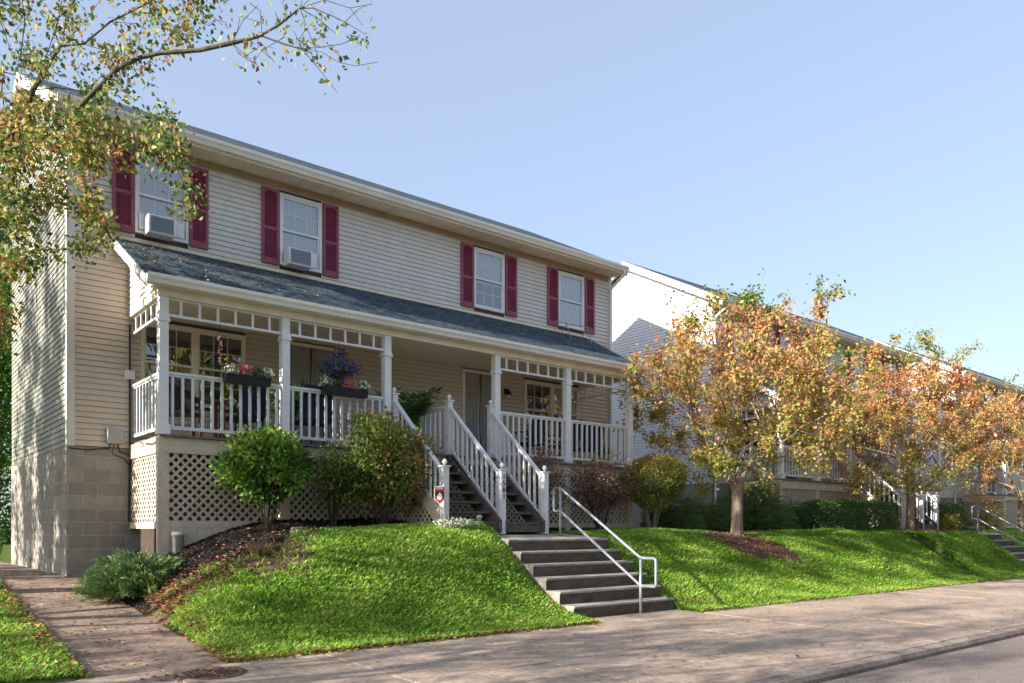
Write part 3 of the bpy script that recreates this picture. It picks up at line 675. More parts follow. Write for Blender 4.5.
# ------------------------------------------------------------------ concrete flights and pipe handrails
def flight(dx,label,n=6,name='concrete_steps'):
    x0,x1=7.59+dx,9.73+dx; t=thing(name,((x0+x1)/2,7.9,-1.25),label,'steps','concrete stairs up from the sidewalk')
    for i in range(n):
        z=-1.063+.18*i; y=7.86+.28*i; m=MB()
        if i<n-1: m.prism([(y,z-.19),(y,z-.035),(y-.018,z-.030),(y-.018,z-.006),(y-.010,z),(y+.33,z+.004),(y+.33,z-.19)],'x',x0,x1)
        else:
            m.prism([(y,z-.19),(y,z-.035),(y-.018,z-.030),(y-.018,z-.006),(y-.010,z),(10.35,-.085),(10.35,-.4),(y,-.4)],'x',x0-(.0),x1)
        sp_=m.build('step' if i<n-1 else 'landing',M['step'],t,bevel=.006)
        m=MB(); m.add([(x0+.004,y-.002,z-.178),(x1-.004,y-.002,z-.178),(x1-.004,y-.002,z-.037),(x0+.004,y-.002,z-.037)],[(0,1,2,3)]); m.build('riser_face',M['darkconc'],sp_)
    m=MB()
    xm=8.95+dx; P=lambda y,z:(8.89+dx+(y-7.8)*.085,y,z)
    def rnd(pts,r=.05,closed=True):
        out=[]; n_=len(pts)
        for i in range(n_):
            p=np.array(pts[i]); a=np.array(pts[i-1]); b=np.array(pts[(i+1)%n_])
            u=(a-p)/np.linalg.norm(a-p); v=(b-p)/np.linalg.norm(b-p)
            for s in np.linspace(0,1,6):
                out.append((1-s)**2*(p+u*r)+2*s*(1-s)*p+s*s*(p+v*r))
        out.append(out[0]); return out
    loop=[P(9.86,.29),P(9.86,.67),P(9.69,.67),P(7.80,-.43),P(7.49,-.43),P(7.49,-.835),P(7.80,-.835),P(9.69,.29)]
    hr=thing('handrail',(xm,8.8,-1.2),'galvanised pipe handrail on '+('the near concrete steps, white and bent at both ends' if dx==0 else 'the far concrete steps beyond the second orange tree'),'handrail','pipe handrails on the concrete steps')
    m.tube(rnd(loop),.021,10,False); m.build('rail',M['galv'],hr,True)
    m=MB(); m.tube([P(9.69,-.13),P(9.69,.65)],.021,10); m.build('post',M['galv'],hr,True)
    m=MB(); m.tube([P(7.80,-1.26),P(7.80,-.45)],.021,10); m.build('post',M['galv'],hr,True)
flight(0,'near flight of dark-faced concrete steps rising to the wooden stairs')
flight(17.3,'far flight of concrete steps at the right edge beyond the second orange tree')
m=MB(); m.box(22.3,24.92,9.3,10.35,-.3,-.085); tag(m.build('landing_walk',M['step']),kind='structure')

# ------------------------------------------------------------------ air conditioners
for (a,b,lab) in ((3.47,3.87,'white window air conditioner in the upper window nearest the leafy tree'),(5.72,6.14,'white window air conditioner in the second upper window from the left')):
    t=thing('air_conditioner',((a+b)/2,YF-.2,4.50),lab,'air conditioner','window air conditioners')
    m=MB(); m.box(a,b,YF-.28,YF-.03,4.49,4.77); m.build('casing',M['white'],t,bevel=.012)
    m=MB(); m.box(a+.025,b-.03,YF-.288,YF-.282,4.515,4.75)
    z=4.54
    while z<4.73: m.box(a+.03,b-.035,YF-.293,YF-.2881,z,z+.005); z+=.014
    m.build('grille',M['grille'],t)
    m=MB(); 
    for s in (0,1):
        xa,xb=((a-.08,a) if s==0 else (b,b+.20)); xa=max(xa,3.40 if a<4 else 5.71); xb=min(xb,4.09 if a<4 else 6.39)
        if xb-xa>.03: m=MB(); m.box(xa,xb,YF-.05,YF-.036,4.58,4.83); m.build('side_panel',M['white'],t)

# ------------------------------------------------------------------ roof-mount antenna lying on the porch roof
t=thing('wire_antenna',(12.4,12.7,4.15),'thin pale wire antenna frame on the porch roof below the last window','antenna')
m=MB(); 
for x in (12.05,12.68): 
    m.tube([(x,12.55,4.10),(x+.10,12.80,4.52)],.010,6); m.tube([(x+.02,12.9,4.28),(x+.10,12.80,4.52)],.009,6)
m.tube([(11.75,12.80,4.50),(12.95,12.80,4.53)],.009,6); m.build('frame',M['galv'],t)
m=MB()
for x in (11.85,12.1,12.35,12.6,12.85): m.tube([(x,12.72,4.50),(x,12.9,4.53)],.006,5)
m.build('element',M['galv'],t)

# ------------------------------------------------------------------ plants
def grow(root,targets,rng,bf=.45,jit=.06,seg=.35,parents=None):
    N=[np.array(p,float) for p in root]; par=parents[:] if parents else [i-1 for i in range(len(root))]
    cost=[0.0]
    for i in range(1,len(N)): cost.append(cost[par[i]]+np.linalg.norm(N[i]-N[par[i]]))
    T=np.array(targets); alive=np.ones(len(T),bool); best=np.full(len(T),1e9); bi=np.zeros(len(T),int)
    def upd(k):
        d=np.linalg.norm(T-N[k],axis=1); c=d+bf*cost[k]; mk=c<best; best[mk]=c[mk]; bi[mk]=k
    start=max(0,0)
    for k in range(len(N)):
        if parents is None and k<len(N)*.45: continue
        upd(k)
    while alive.any():
        c=np.where(alive,best,1e9); j=int(np.argmin(c)); k=int(bi[j]); alive[j]=False
        a,b=N[k],T[j]; L=np.linalg.norm(b-a); ns=max(1,int(L/seg)); prev=k
        for s in range(1,ns+1):
            p=a+(b-a)*s/ns
            if s<ns: p=p+rng.normal(size=3)*jit*min(1,L); p[2]+=.12*L*math.sin(math.pi*s/ns)*.4
            N.append(p); par.append(prev); cost.append(cost[prev]+np.linalg.norm(p-N[prev])); prev=len(N)-1; upd(prev)
    return np.array(N),np.array(par)
def tree_wood(N,par,rt,rtip=.004,power=.5,flare=1.0):
    n=len(N); cnt=np.zeros(n); ch=[[] for _ in range(n)]
    for i in range(1,n): ch[par[i]].append(i)
    order=list(range(n-1,-1,-1))
    for i in order:
        if not ch[i]: cnt[i]=1
        if i>0: cnt[par[i]]+=cnt[i]
    r=rtip+(rt-rtip)*((cnt-1)/max(cnt[0]-1,1))**power
    mb=MB(); stack=[(0,None)]
    while stack:
        s,pa=stack.pop(); pts=[];rr=[]
        if pa is not None: pts.append(N[pa]); rr.append(min(r[s]*1.1,r[pa]))
        i=s
        while True:
            pts.append(N[i]); rr.append(r[i])
            if not ch[i]: break
            m_=max(ch[i],key=lambda q:cnt[q])
            for q in ch[i]:
                if q!=m_: stack.append((q,i))
            i=m_
        if len(pts)>1:
            if pa is None: rr[0]*=flare
            mb.tube(pts,rr,10 if rr[0]>.05 else (6 if rr[0]>.015 else 4),False)
    return mb,r,cnt
G='orange trees planted along the sidewalk lawn'
def autumn_tree(base,height,trunk_h,cr,seed,nT,nL,rt,label,leaf=.084,mat='leafaut',bark='bark',name='orange_tree',group=None,huef=None,shape=None,spread=.13,wisps=14,lean=0,cat='tree'):
    rng=np.random.default_rng(seed); b=np.array(base,float)
    t=thing(name,tuple(b),label,cat,group)
    cz=b[2]+trunk_h*.85; top=height
    # crown targets: flattened dome, lower skirt wide
    T=[]
    lump=rng.uniform(-1,1,(14,3)); lump/=np.linalg.norm(lump,axis=1)[:,None]; lw=rng.uniform(-.22,.22,14)
    while len(T)<nT:
        u=rng.uniform(-1,1,3); 
        rr=np.linalg.norm(u)
        if rr>1 or u[2]<-.62: continue
        f=1+sum(w*max(0,(u/rr)@q)**6 for q,w in zip(lump,lw))
        if rr<.30 and rng.random()<.6: continue
        if u[0]<-.5 and u[2]<-.12: continue
        sx=1-.12*max(0,u[2])
        p=np.array([u[0]*cr[0]*f*sx,u[1]*cr[1]*f*sx,((u[2]+.62)/1.62)**.8*(top-trunk_h*.62)*min(f,1.08)])+np.array([b[0]+lean,b[1],b[2]+trunk_h*.62+1.5*max(0,u[0]**2+u[1]**2)*max(0,.35-u[2]*.6)+.30*u[0]])
        T.append(p)
    for _ in range(wisps):
        a=rng.uniform(0,2*math.pi); q=rng.uniform(0,.8); T.append(np.array([b[0]+lean+math.cos(a)*cr[0]*q,b[1]+math.sin(a)*cr[1]*q,b[2]+top*(.99+rng.uniform(.0,.17)-.16*q*q)]))
    root=[b+np.array([0,0,-.1]),b+np.array([0,0,.25]),b+np.array([.01,0,trunk_h*.5]),b+np.array([.03,.0,trunk_h*.8]),b+np.array([.02,0.02,trunk_h])]
    N,par=grow(root,T,rng)
    mb,r,cnt=tree_wood(N,par,rt,.0035,.62,1.25); mb.build('trunk',M[bark],t,True)
    tips=np.where((cnt<=5)&(N[:,2]>b[2]+trunk_h*.7))[0]
    tw=rng.exponential(size=len(tips))**1.3+.08; seg=rng.choice(tips,nL,p=tw/tw.sum()); f=rng.random(nL)[:,None]; P=N[seg]*(1-f)+N[par[seg]]*f
    P=P+rng.normal(size=(nL,3))*spread*rng.uniform(.25,1,nL)[:,None]
    clump=rng.normal(size=len(N))*.06+.13*np.sin(N[:,0]*2.3+seed)*np.sin(N[:,1]*2.1)*np.sin(N[:,2]*2.7+1)
    h=huef(P,rng)+clump[seg]+rng.normal(size=nL)*.15
    if group==G: h=h-.5*np.clip((P[:,2]-b[2]-top*.93)/.3,0,1)
    leafobj('crown',P,leaf,rng,h,M[mat],t,droop=.35,aspect=.6)
    return t
def hue1(top,bot,z0,z1,x0,x1,side=0):
    def f(P,rng):
        t=np.clip((P[:,2]-z0)/(z1-z0),0,1); return bot+(top-bot)*t+side*(P[:,0]-x0)/(x1-x0)
    return f
G='orange trees planted along the sidewalk lawn'
autumn_tree((14.3,9.9,-.12),4.75,1.3,(2.9,2.7),3,900,31000,.115,'nearer small orange tree with its trunk in brown mulch, left of the second porch',huef=hue1(.62,.29,.8,4.2,0,1),group=G,lean=.3,wisps=46)
autumn_tree((22.3,9.9,-.12),4.7,1.3,(3.0,2.7),8,900,29000,.11,'second orange tree whose pale trunk stands before the far white stair railing',huef=hue1(.68,.30,.8,4.2,0,1),group=G,wisps=40)
autumn_tree((30.6,9.9,-.12),4.7,1.35,(2.9,2.6),13,520,18000,.11,'orange tree cut off by the right edge of the photo, above the far steps',huef=hue1(.72,.5,.8,4.2,0,1),group=G)

def bush(name,c,rad,n,seed,mat,label,leaf=.045,stems=6,hf=None,cat='shrub',group=None,z0=None,shell=.35,bark='barkdark',flat=False,lumps=.2,stemtop=.45,sr=.013,smooth=False):
    rng=np.random.default_rng(seed); c=np.array(c,float); zb=z0 if z0 is not None else c[2]-rad[2]
    t=thing(name,(c[0],c[1],zb),label,cat,group)
    q=rng.normal(size=(16,3)); q/=np.linalg.norm(q,axis=1)[:,None]; w=rng.uniform(-lumps,lumps,16)
    u=rng.normal(size=(n,3)); u/=np.linalg.norm(u,axis=1)[:,None]
    if flat:
        u=rng.uniform(-1,1,(n,3)); ax=rng.choice(3,n,p=[.12,.5,.38]); u[np.arange(n),ax]=np.where((ax==2)|(rng.random(n)<.5),1,-1)*rng.uniform(.9,1.04,n)
        u*=(1-.10*np.abs(u[:,[1,2,0]])**6)
    f=1+(np.clip(u@q.T/np.linalg.norm(u,axis=1)[:,None],0,1)**8)@w
    s=1-shell*rng.random(n)**1.6
    P=c+u*np.array(rad)*(f*s)[:,None]+rng.normal(size=(n,3))*.02
    if not flat and not smooth:
        nk=64; kc=rng.normal(size=(nk,3)); kc/=np.linalg.norm(kc,axis=1)[:,None]; kc*=(rng.uniform(.35,.88,nk))[:,None]; kr=rng.uniform(.20,.36,nk)
        i=rng.choice(nk,n,p=kr**2/np.sum(kr**2)); P=c+(kc[i]+u*(kr[i]*(1-.5*rng.random(n)**1.5))[:,None])*np.array(rad)*1.04
        sh=rng.random(n)<.10; P[sh]+=(P[sh]-c)*rng.uniform(.05,.28,(sh.sum(),1))   # loose outer shoots
    keep=P[:,2]>zb-.0 ; P=P[keep]
    cl=(np.sin(P[:,0]*9+seed)+np.sin(P[:,1]*11+2*seed)+np.sin(P[:,2]*10+3*seed))*.07
    h=(hf(P,rng) if hf else .5)+cl+rng.normal(size=len(P))*.16
    V,l,sz,hh=leafset(P,leaf,rng,h,up=(P-c)/np.array(rad)*.7)
    raw('foliage',V,l,sz,M[mat],t,hh)
    m=MB()
    for i in range(stems):
        a=rng.uniform(0,6.28); r0=rng.uniform(.01,.06); e=c+np.array([math.cos(a)*rad[0]*.55,math.sin(a)*rad[1]*.55,rng.uniform(-.2,stemtop)*rad[2]])
        s0=np.array([c[0]+math.cos(a)*r0,c[1]+math.sin(a)*r0,zb-.05]); md=(s0*.6+e*.4)+np.array([0,0,.08])
        m.tube([s0,md,e],[sr,sr*.8,.004],6,False)
        for k in range(3):
            e2=e+rng.normal(size=3)*np.array(rad)*.35; m.tube([md,(md+e2)/2+rng.normal(size=3)*.03,e2],[sr*.6,sr*.4,.003],4,False)
    m.build('stems',M[bark],t)
    return t
bush('green_shrub',(4.56,11.0,.92),(.62,.56,.47),12500,21,'leafgreen','round bright green shrub on bare stems in front of the left lattice',leaf=.085,stems=7,hf=lambda P,r:.55+.35*(P[:,2]-.8)-.15*(P[:,0]-4.68),z0=.06,stemtop=.1,lumps=.45,shell=.6)
bush('mixed_shrub',(6.36,10.85,1.0),(.95,.60,.68),16000,22,'leafmix','big green shrub turning red, left of the wooden stairs',leaf=.07,stems=8,hf=lambda P,r:.50+.32*(P[:,0]-6.4)+.1*r.normal(size=len(P)),z0=.06,lumps=.35)
bush('mixed_shrub',(5.62,11.05,.80),(.38,.35,.58),2200,23,'leafmix','thin reddish shrub between the round green shrub and the big one',leaf=.045,stems=9,hf=lambda P,r:.5,z0=.08,lumps=.4,shell=.9)
bush('purple_shrub',(9.85,11.1,1.0),(.5,.4,.55),3600,24,'leafred','low brown purple shrub right beside the wooden stair railing',leaf=.045,z0=-.05,lumps=.3)
bush('purple_shrub',(11.35,11.0,.85),(.98,.45,.58),4300,25,'leafred','wide thin purple brown shrub in front of the right lattice',leaf=.05,stems=12,hf=lambda P,r:.25+.5*np.clip(P[:,2]-.7,0,1),z0=-.05,shell=.5,lumps=.3)
bush('trimmed_shrub',(12.85,10.95,.98),(.74,.6,.47),15000,26,'leafolive','rounded olive shrub on thick stems at the right corner of the near porch',leaf=.05,stems=8,smooth=True,hf=lambda P,r:.25+.9*np.clip(P[:,2]-.85,0,1)+.2*r.random(len(P))-.1,z0=-.06,sr=.035,stemtop=-.2,bark='bark')
def juniper(c,rad,n,seed,label,mat='juniper',group='dark junipers along the houses',base=None,per=46,tilt=.5,fl=.30):
    rng=np.random.default_rng(seed); c=np.array(c,float); t=thing('juniper',tuple(c),label,'shrub',group)
    Ps=[];Ds=[];H=[];m=MB()
    for i in range(n):
        a=rng.uniform(0,2*math.pi); q=math.sqrt(rng.random()); el=rng.uniform(.05,1)
        d=np.array([math.cos(a),math.sin(a),0]); root=c+d*np.array(rad)*q*.55; root[2]=c[2]+rad[2]*(1-q*q*.8)*el*.8+.02
        dirv=d*1.0+np.array([0,0,rng.uniform(.1,1.0)*tilt]); dirv/=np.linalg.norm(dirv); L=fl*rng.uniform(.6,1.4)*max(rad)**.5
        tt=rng.random(per)**.8; pos=root+dirv*L*tt[:,None]; pos[:,2]-=.35*L*tt**2*.6
        side=np.cross(dirv,[0,0,1]); pos+=side*(rng.normal(size=per)*.045*(1.1-tt))[:,None]*2+rng.normal(size=(per,3))*.012
        Ps.append(pos); Ds.append(np.tile(dirv*.9+np.array([0,0,.2]),(per,1))); H.append(.3+.5*tt+rng.normal(size=per)*.12+rng.normal()*.12)
        if i%5==0: m.tube([np.array([c[0],c[1],c[2]-.03]),(c+root)/2+np.array([0,0,.03]),root+dirv*L*.5],[.012,.008,.003],4,False)
    P=np.concatenate(Ps); D=np.concatenate(Ds); V,l,s,h=leafset(P,.062,rng,np.concatenate(H),aspect=.22,up=D*1.6,fold=.1)
    raw('foliage',V,l,s,M[mat],t,h); m.build('stems',M['barkdark'],t); return t
juniper((2.86,10.85,-.88),(.80,.72,.62),620,31,'low juniper at the foot of the block foundation beside the path',tilt=.7)
juniper((14.2,11.5,-.12),(.85,.7,1.0),520,32,'dark juniper left of the gap between the two houses',tilt=.9)
juniper((15.5,11.6,-.12),(1.0,.8,.85),560,33,'spreading dark juniper behind the nearer orange trunk, on its left',tilt=.8)
juniper((17.4,11.6,-.12),(1.5,.9,1.5),1000,34,'tallest dark juniper behind and right of the nearer orange trunk',tilt=.9,fl=.36)
juniper((19.3,11.3,-.12),(1.3,.9,1.0),700,35,'spreading juniper left of the clipped hedge',tilt=.8)
juniper((26.6,12.0,-.12),(1.5,.9,1.7),700,36,'tall juniper mound right of the far porch stairs',tilt=.7)
juniper((29.5,12.0,-.12),(1.5,.9,1.3),600,38,'juniper at the right edge of the photo behind the far handrail',tilt=.7)
bush('clipped_hedge',(20.25,10.42,.27),(1.95,.42,.42),20000,41,'hedge','long low clipped dark green hedge in front of the far porch lattice',leaf=.05,flat=True,z0=-.12,cat='hedge',lumps=.06,shell=.25)
bush('clipped_hedge',(26.4,11.0,.30),(1.35,.48,.47),13000,42,'hedge','clipped dark hedge between the far porch stairs and the far handrail',leaf=.05,flat=True,z0=-.12,cat='hedge',lumps=.06,shell=.25)
bush('yellowing_shrub',(25.9,10.35,.15),(.45,.4,.33),1500,43,'leafolive','small yellowing shrub left of the far handrail post',leaf=.05,z0=-.12,hf=lambda P,r:.6)
bush('yellowing_shrub',(29.6,10.5,.3),(.75,.5,.5),2600,44,'leafolive','larger yellowing shrub right of the far handrail post',leaf=.05,z0=-.12,hf=lambda P,r:.65)
# dry grass tuft, white flowers
def tuft(name,c,r,h,n,seed,mat,label,cat,lean=.6,w=.012):
    rng=np.random.default_rng(seed); a=rng.uniform(0,6.28,n); q=np.sqrt(rng.random(n))*r*.4
    b=np.array(c)+np.stack([np.cos(a)*q,np.sin(a)*q,np.zeros(n)],1); d=np.stack([np.cos(a)*lean*rng.random(n),np.sin(a)*lean*rng.random(n),np.ones(n)],1); d/=np.linalg.norm(d,axis=1)[:,None]
    L=h*rng.uniform(.5,1.1,n); s=np.stack([-np.sin(a+rng.normal(size=n)),np.cos(a),0*a],1)*w/2
    m1=b+d*(L*.55)[:,None]; tip=b+d*L[:,None]+np.stack([np.cos(a)*L*.22,np.sin(a)*L*.22,-L*.12],1)
    V=np.stack([b-s,b+s,m1+s*.8,m1-s*.8,tip],1).reshape(-1,3); k=(np.arange(n)*5)[:,None]
    lp=np.concatenate([k+np.array([0,1,2,3]),k+np.array([3,2,4])],1).ravel(); sz=np.tile([4,3],n)
    t=raw(name,V,lp,sz,M[mat],None,np.repeat(rng.random(n),5)); tag(t,label,cat); return t
tuft('dry_tuft',(3.9,9.55,float(hgt(3.78,9.72))),.30,.19,260,51,'dryplant','dry brown tuft of stalks on bare soil below the mulch bed','plant',.9)
def flowers(name,c,rad,n,seed,lo,hi,label,cat='flowers',parent=None,size=.035,green=.4):
    rng=np.random.default_rng(seed); u=rng.normal(size=(n,3)); u/=np.linalg.norm(u,axis=1)[:,None]
    P=np.array(c)+u*np.array(rad)*(rng.random(n)**.4)[:,None]
    h=np.where(rng.random(n)<green,rng.uniform(0,.19,n),rng.uniform(lo,hi,n))
    o=leafobj(name,P,size,rng,h,M['flower'],parent,aspect=.8); 
    if parent is None: tag(o,label,cat)
    return o
flowers('white_flowers',(6.95,9.72,.08),(.42,.16,.085),700,61,.22,.39,'low white flowers in the grass at the foot of the wooden stairs',size=.03,green=.35)

# ------------------------------------------------------------------ things on the porch
def planter(x0,x1,label,spec,seed):
    zc=2.10; t=thing('flower_box',((x0+x1)/2,11.47,zc),label,'flower box','flower boxes hung on the porch railing')
    m=MB(); m.prism([(11.40,zc),(11.39,zc+.125),(11.545,zc+.125),(11.535,zc)],'x',x0,x1); m.build('box',M['black'],t)
    k=seed
    for (f,lo,hi,r,g) in spec:
        flowers('blooms',(x0+(x1-x0)*f,11.46,zc+.19),(r,.09,.10),170,k,lo,hi,None,parent=t,size=.045,green=g); k+=1
planter(4.14,4.80,'black flower box with pink and white blooms on the left railing',[(.1,.22,.38,.12,.35),(.48,.42,.64,.17,.25),(.75,.0,.19,.10,1),(.95,.22,.38,.10,.4)],70)
planter(5.67,6.42,'black flower box with magenta blooms below the purple hanging basket',[(.05,.22,.38,.12,.4),(.3,.0,.19,.12,1),(.55,.42,.6,.13,.2),(.93,.22,.38,.11,.4)],80)
t=thing('hanging_basket',(5.97,11.52,2.40),'hanging basket of purple and blue flowers below the porch fretwork','hanging basket')
flowers('purple_blooms',(5.97,11.5,2.54),(.36,.26,.18),1000,90,.67,1.0,None,parent=t,size=.045,green=.45)
flowers('purple_blooms',(5.99,11.5,2.74),(.13,.12,.12),200,91,.67,1.0,None,parent=t,size=.04,green=.35)
m=MB(); m.lathe((5.97,11.5,2.36),[(.07,0),(.13,.12),(.135,.13)],14); m.build('pot',M['black'],t)
m=MB(); m.tube([(5.97,11.5,2.45),(5.99,11.55,2.95)],.006,5); m.build('hanger',M['black'],t)
t=thing('flower_garland',(4.12,11.6,2.35),'pink and white flower garland hanging on a cord above the left flower box','garland')
rng=np.random.default_rng(95); z=rng.uniform(2.36,2.80,90); P=np.stack([4.12+.012*np.cos(z*40)+rng.normal(size=90)*.008,11.6+.012*np.sin(z*40),z],1)
leafobj('blooms',P,.028,rng,np.where(rng.random(90)<.6,rng.uniform(.42,.62,90),rng.uniform(.22,.38,90)),M['flower'],t,aspect=.8)
m=MB(); m.tube([(4.12,11.6,2.36),(4.12,11.6,2.95)],.004,5); m.build('cord',M['black'],t)
def chair(c,rot,mat,label,group='porch chairs'):
    t=thing('porch_chair',c,label,'chair',group)
    ca,sa=math.cos(rot),math.sin(rot)
    def TR(mb):
        v=[]
        for p in mb.v: v.append((c[0]+p[0]*ca-p[1]*sa,c[1]+p[0]*sa+p[1]*ca,c[2]+p[2]))
        mb.v=v; return mb
    m=MB(); m.box(-.25,.25,-.24,.24,.38,.43); TR(m).build('seat',mat,t,bevel=.01)
    m=MB(); m.add([(-.25,.22,.43),(.25,.22,.43),(.25,.34,.95),(-.25,.34,.95),(-.25,.25,.43),(.25,.25,.43),(.25,.37,.95),(-.25,.37,.95)],[(0,1,2,3),(7,6,5,4),(3,2,6,7),(0,3,7,4),(1,5,6,2)]); TR(m).build('backrest',mat,t)
    for s in (-1,1):
        for y in (-.2,.2):
            m=MB(); m.tube([(s*.25,y,0),(s*.25,y,.42 if y>0 else .62)],.014,6); TR(m).build('leg',M['black'],t)
        m=MB(); m.box(s*.25-.025,s*.25+.025,-.25,.28,.62,.645); TR(m).build('armrest',M['black'],t)
chair((3.75,12.3,FLOOR),2.6,M['black'],'black porch chair behind the left corner railing')
chair((4.72,12.35,FLOOR),3.4,M['blue'],'dark blue porch chair below the left porch window')
chair((5.75,12.0,FLOOR),3.0,M['blue'],'blue porch chair behind the second flower box')
chair((10.6,12.3,FLOOR),3.3,M['blue'],'blue porch chair left of the right porch window')
chair((11.5,12.25,FLOOR),3.1,M['black'],'black porch chair under the right porch window')
chair((12.25,12.3,FLOOR),2.9,M['blue'],'blue porch chair near the right end of the porch')
t=thing('porch_table',(4.15,12.2,FLOOR),'small brown wooden table between the chairs on the left porch','table')
m=MB(); m.box(3.95,4.35,12.0,12.4,FLOOR+.60,FLOOR+.63); m.build('tabletop',M['brownwood'],t)
for a in (3.97,4.30):
    for b in (12.03,12.35): m=MB(); m.box(a,a+.05,b,b+.05,FLOOR,FLOOR+.598); m.build('leg',M['brownwood'],t)
def palm(c,h,n,seed,label,pot='black',name='potted_palm'):
    rng=np.random.default_rng(seed); t=thing(name,c,label,'potted plant'); m=MB(); m.lathe(c,[(.11,0),(.15,.26),(.16,.26),(.16,.30),(.13,.30)],14); m.build('pot',M[pot],t)
    Ps=[];Ds=[];m=MB()
    for i in range(n):
        a=rng.uniform(0,6.28); L=h*rng.uniform(.7,1.1); s=np.linspace(.1,1,26); r=.42*L*s**1.5; z=L*(s-.35*s**3)
        q=np.array(c)+np.stack([np.cos(a)*r,np.sin(a)*r,.28+z],1); m.tube(q[::5],.004,4,False)
        sd=np.array([-math.sin(a),math.cos(a),-.2])
        for sg in (-1,1): Ps.append(q); Ds.append(np.tile(sd*sg*.9+np.array([math.cos(a)*.6,math.sin(a)*.6,0]),(26,1)))
    m.build('stems',M['barkdark'],t); P=np.concatenate(Ps); V,l,s,hh=leafset(P,.16*h,rng,rng.uniform(0,.6,len(P)),aspect=.16,up=np.concatenate(Ds)*2,fold=.05); raw('fronds',V,l,s,M['leafgreen'],t,hh)
palm((5.38,12.2,FLOOR),1.05,13,101,'tall potted palm in a red pot beside the left door','red')
palm((7.72,12.35,FLOOR),1.3,15,102,'potted palm at the head of the left stair flight')
palm((4.95,12.75,FLOOR),1.0,8,103,'potted palm under the right end of the left porch window')
bush('potted_plant',(12.35,11.9,FLOOR+.3),(.2,.15,.17),500,104,'leafgreen','small leafy plant on the porch floor at its right end',leaf=.05,z0=FLOOR,cat='potted plant',stems=3)
# yard sign
t=thing('yard_sign',(6.78,9.92,-.02),'small red shield sign with a white emblem beside the wooden stairs','sign')
sx,sy,sz=6.80,9.92,.50
shp=[(-.082,.135),(.082,.135),(.082,-.055),(0,-.145),(-.082,-.055)]
rot=R(-35); 
def RT(mb):
    mb.v=[(sx+(x)*math.cos(rot)-(y)*math.sin(rot),sy+x*math.sin(rot)+y*math.cos(rot),sz+z) for x,y,z in mb.v]; return mb
m=MB(); m.prism(shp,'y',0,.006); RT(m).build('border',M['white'],t)
m=MB(); m.prism([(a*.90,b*.92-.001) for a,b in shp],'y',-.004,-.001); RT(m).build('shield',M['red'],t)
m=MB(); m.prism([(-.05,.07),(.05,.07),(.06,.02),(.05,-.03),(-.05,-.03),(-.06,.02)],'y',-.007,-.005); RT(m).build('emblem_cap',M['black'],t)
m=MB(); m.prism([(.0,.04),(.02,.02),(.037,.0),(.037,-.045),(.018,-.07),(-.018,-.07),(-.037,-.045),(-.037,-.01),(-.02,.015)],'y',-.011,-.008); RT(m).build('emblem',M['white'],t)
m=MB(); m.prism([(-.06,.115),(.06,.115),(.06,.098),(-.06,.098)],'y',-.007,-.005); RT(m).build('banner',M['pink'],t)
m=MB(); m.tube([(sx,sy+.012,-.1),(sx,sy+.012,.55)],.008,6); m.build('stake',M['galv'],t)
# solar path light by the landing
t=thing('garden_light',(7.42,9.75,-.05),'small garden stake light in front of the wooden stairs','garden light')
m=MB(); m.tube([(7.42,9.75,-.1),(7.42,9.75,.12)],.008,6); m.build('stake',M['galv'],t)
m=MB(); m.lathe((7.42,9.75,.12),[(.02,0),(.035,.03),(.05,.06),(.03,.085),(.01,.09)],12); m.build('lamp',M['galv'],t)
# cover in the sidewalk, flat stone
mz=-1.325+(7.05-4)*.0236
t=thing('manhole_cover',(2.41,7.02,mz),'round rusty iron cover set in the sidewalk at the end of the path','manhole cover')
m=MB(); m.lathe((2.41,7.02,mz),[(.30,-.01),(.30,.005),(.27,.005),(.268,.002),(.0,.002)],40); m.build('cover',M['iron'],t)
m=MB()
for i in range(-5,6):
    for j in range(-5,6):
        x,y=2.41+i*.048,7.02+j*.048
        if (x-2.41)**2+(y-7.02)**2<.055: m.box(x-.014,x+.014,y-.014,y+.014,mz+.003,mz+.010)
m.build('stud_pattern',M['iron'],t)
m=MB(); sz_=float(hgt(4.6,10.15))
m.add([(4.5,10.0,sz_+.06),(4.72,10.02,sz_+.07),(4.76,10.14,sz_+.08),(4.56,10.16,sz_+.08),(4.48,9.98,sz_-.05),(4.74,10.0,sz_-.05),(4.78,10.16,sz_-.05),(4.54,10.18,sz_-.05)],[(0,1,2,3),(0,4,5,1),(1,5,6,2),(2,6,7,3),(3,7,4,0)])
tag(m.build('flat_stone',M['kerb'],bevel=.012),'flat grey stone at the edge of the mulch above the dry tuft','stone')

# ------------------------------------------------------------------ big leafy tree at the left
rng=np.random.default_rng(200)
base=np.array([.45,12.0,-.62])
t=thing('overhanging_tree',tuple(base),'large sparse tree at the left edge, its limbs reaching over the house','tree')
nodes=[base+np.array([0,0,-.1]),base+np.array([.02,0,.8]),base+np.array([.1,-.05,2.0]),base+np.array([.15,-.15,3.0])]; par=[-1,0,1,2]
def limb(start,pts):
    k=start
    for p in pts: nodes.append(at(*p) if len(p)==3 else np.array(p)); par.append(k); k=len(nodes)-1
    return k
a=limb(3,[(-28,190,9.6),(-2,150,9.5)]); ia=a
a=limb(a,[(24,120,9.4),(33,90,9.35)]); ib=a
limb(a,[(45,60,9.3),(57,25,9.3),(66,-20,9.3),(72,-70,9.3)])
b=limb(ia,[(35,140,9.5),(64,122,9.3),(88,98,9.2),(108,78,9.15),(118,68,9.1)]); 
limb(b,[(134,45,9.1),(145,22,9.0),(158,0,9.0),(172,-45,9.0)])
c=limb(b,[(138,58,9.0),(160,53,9.0),(200,50,8.9),(232,43,8.8)]); 
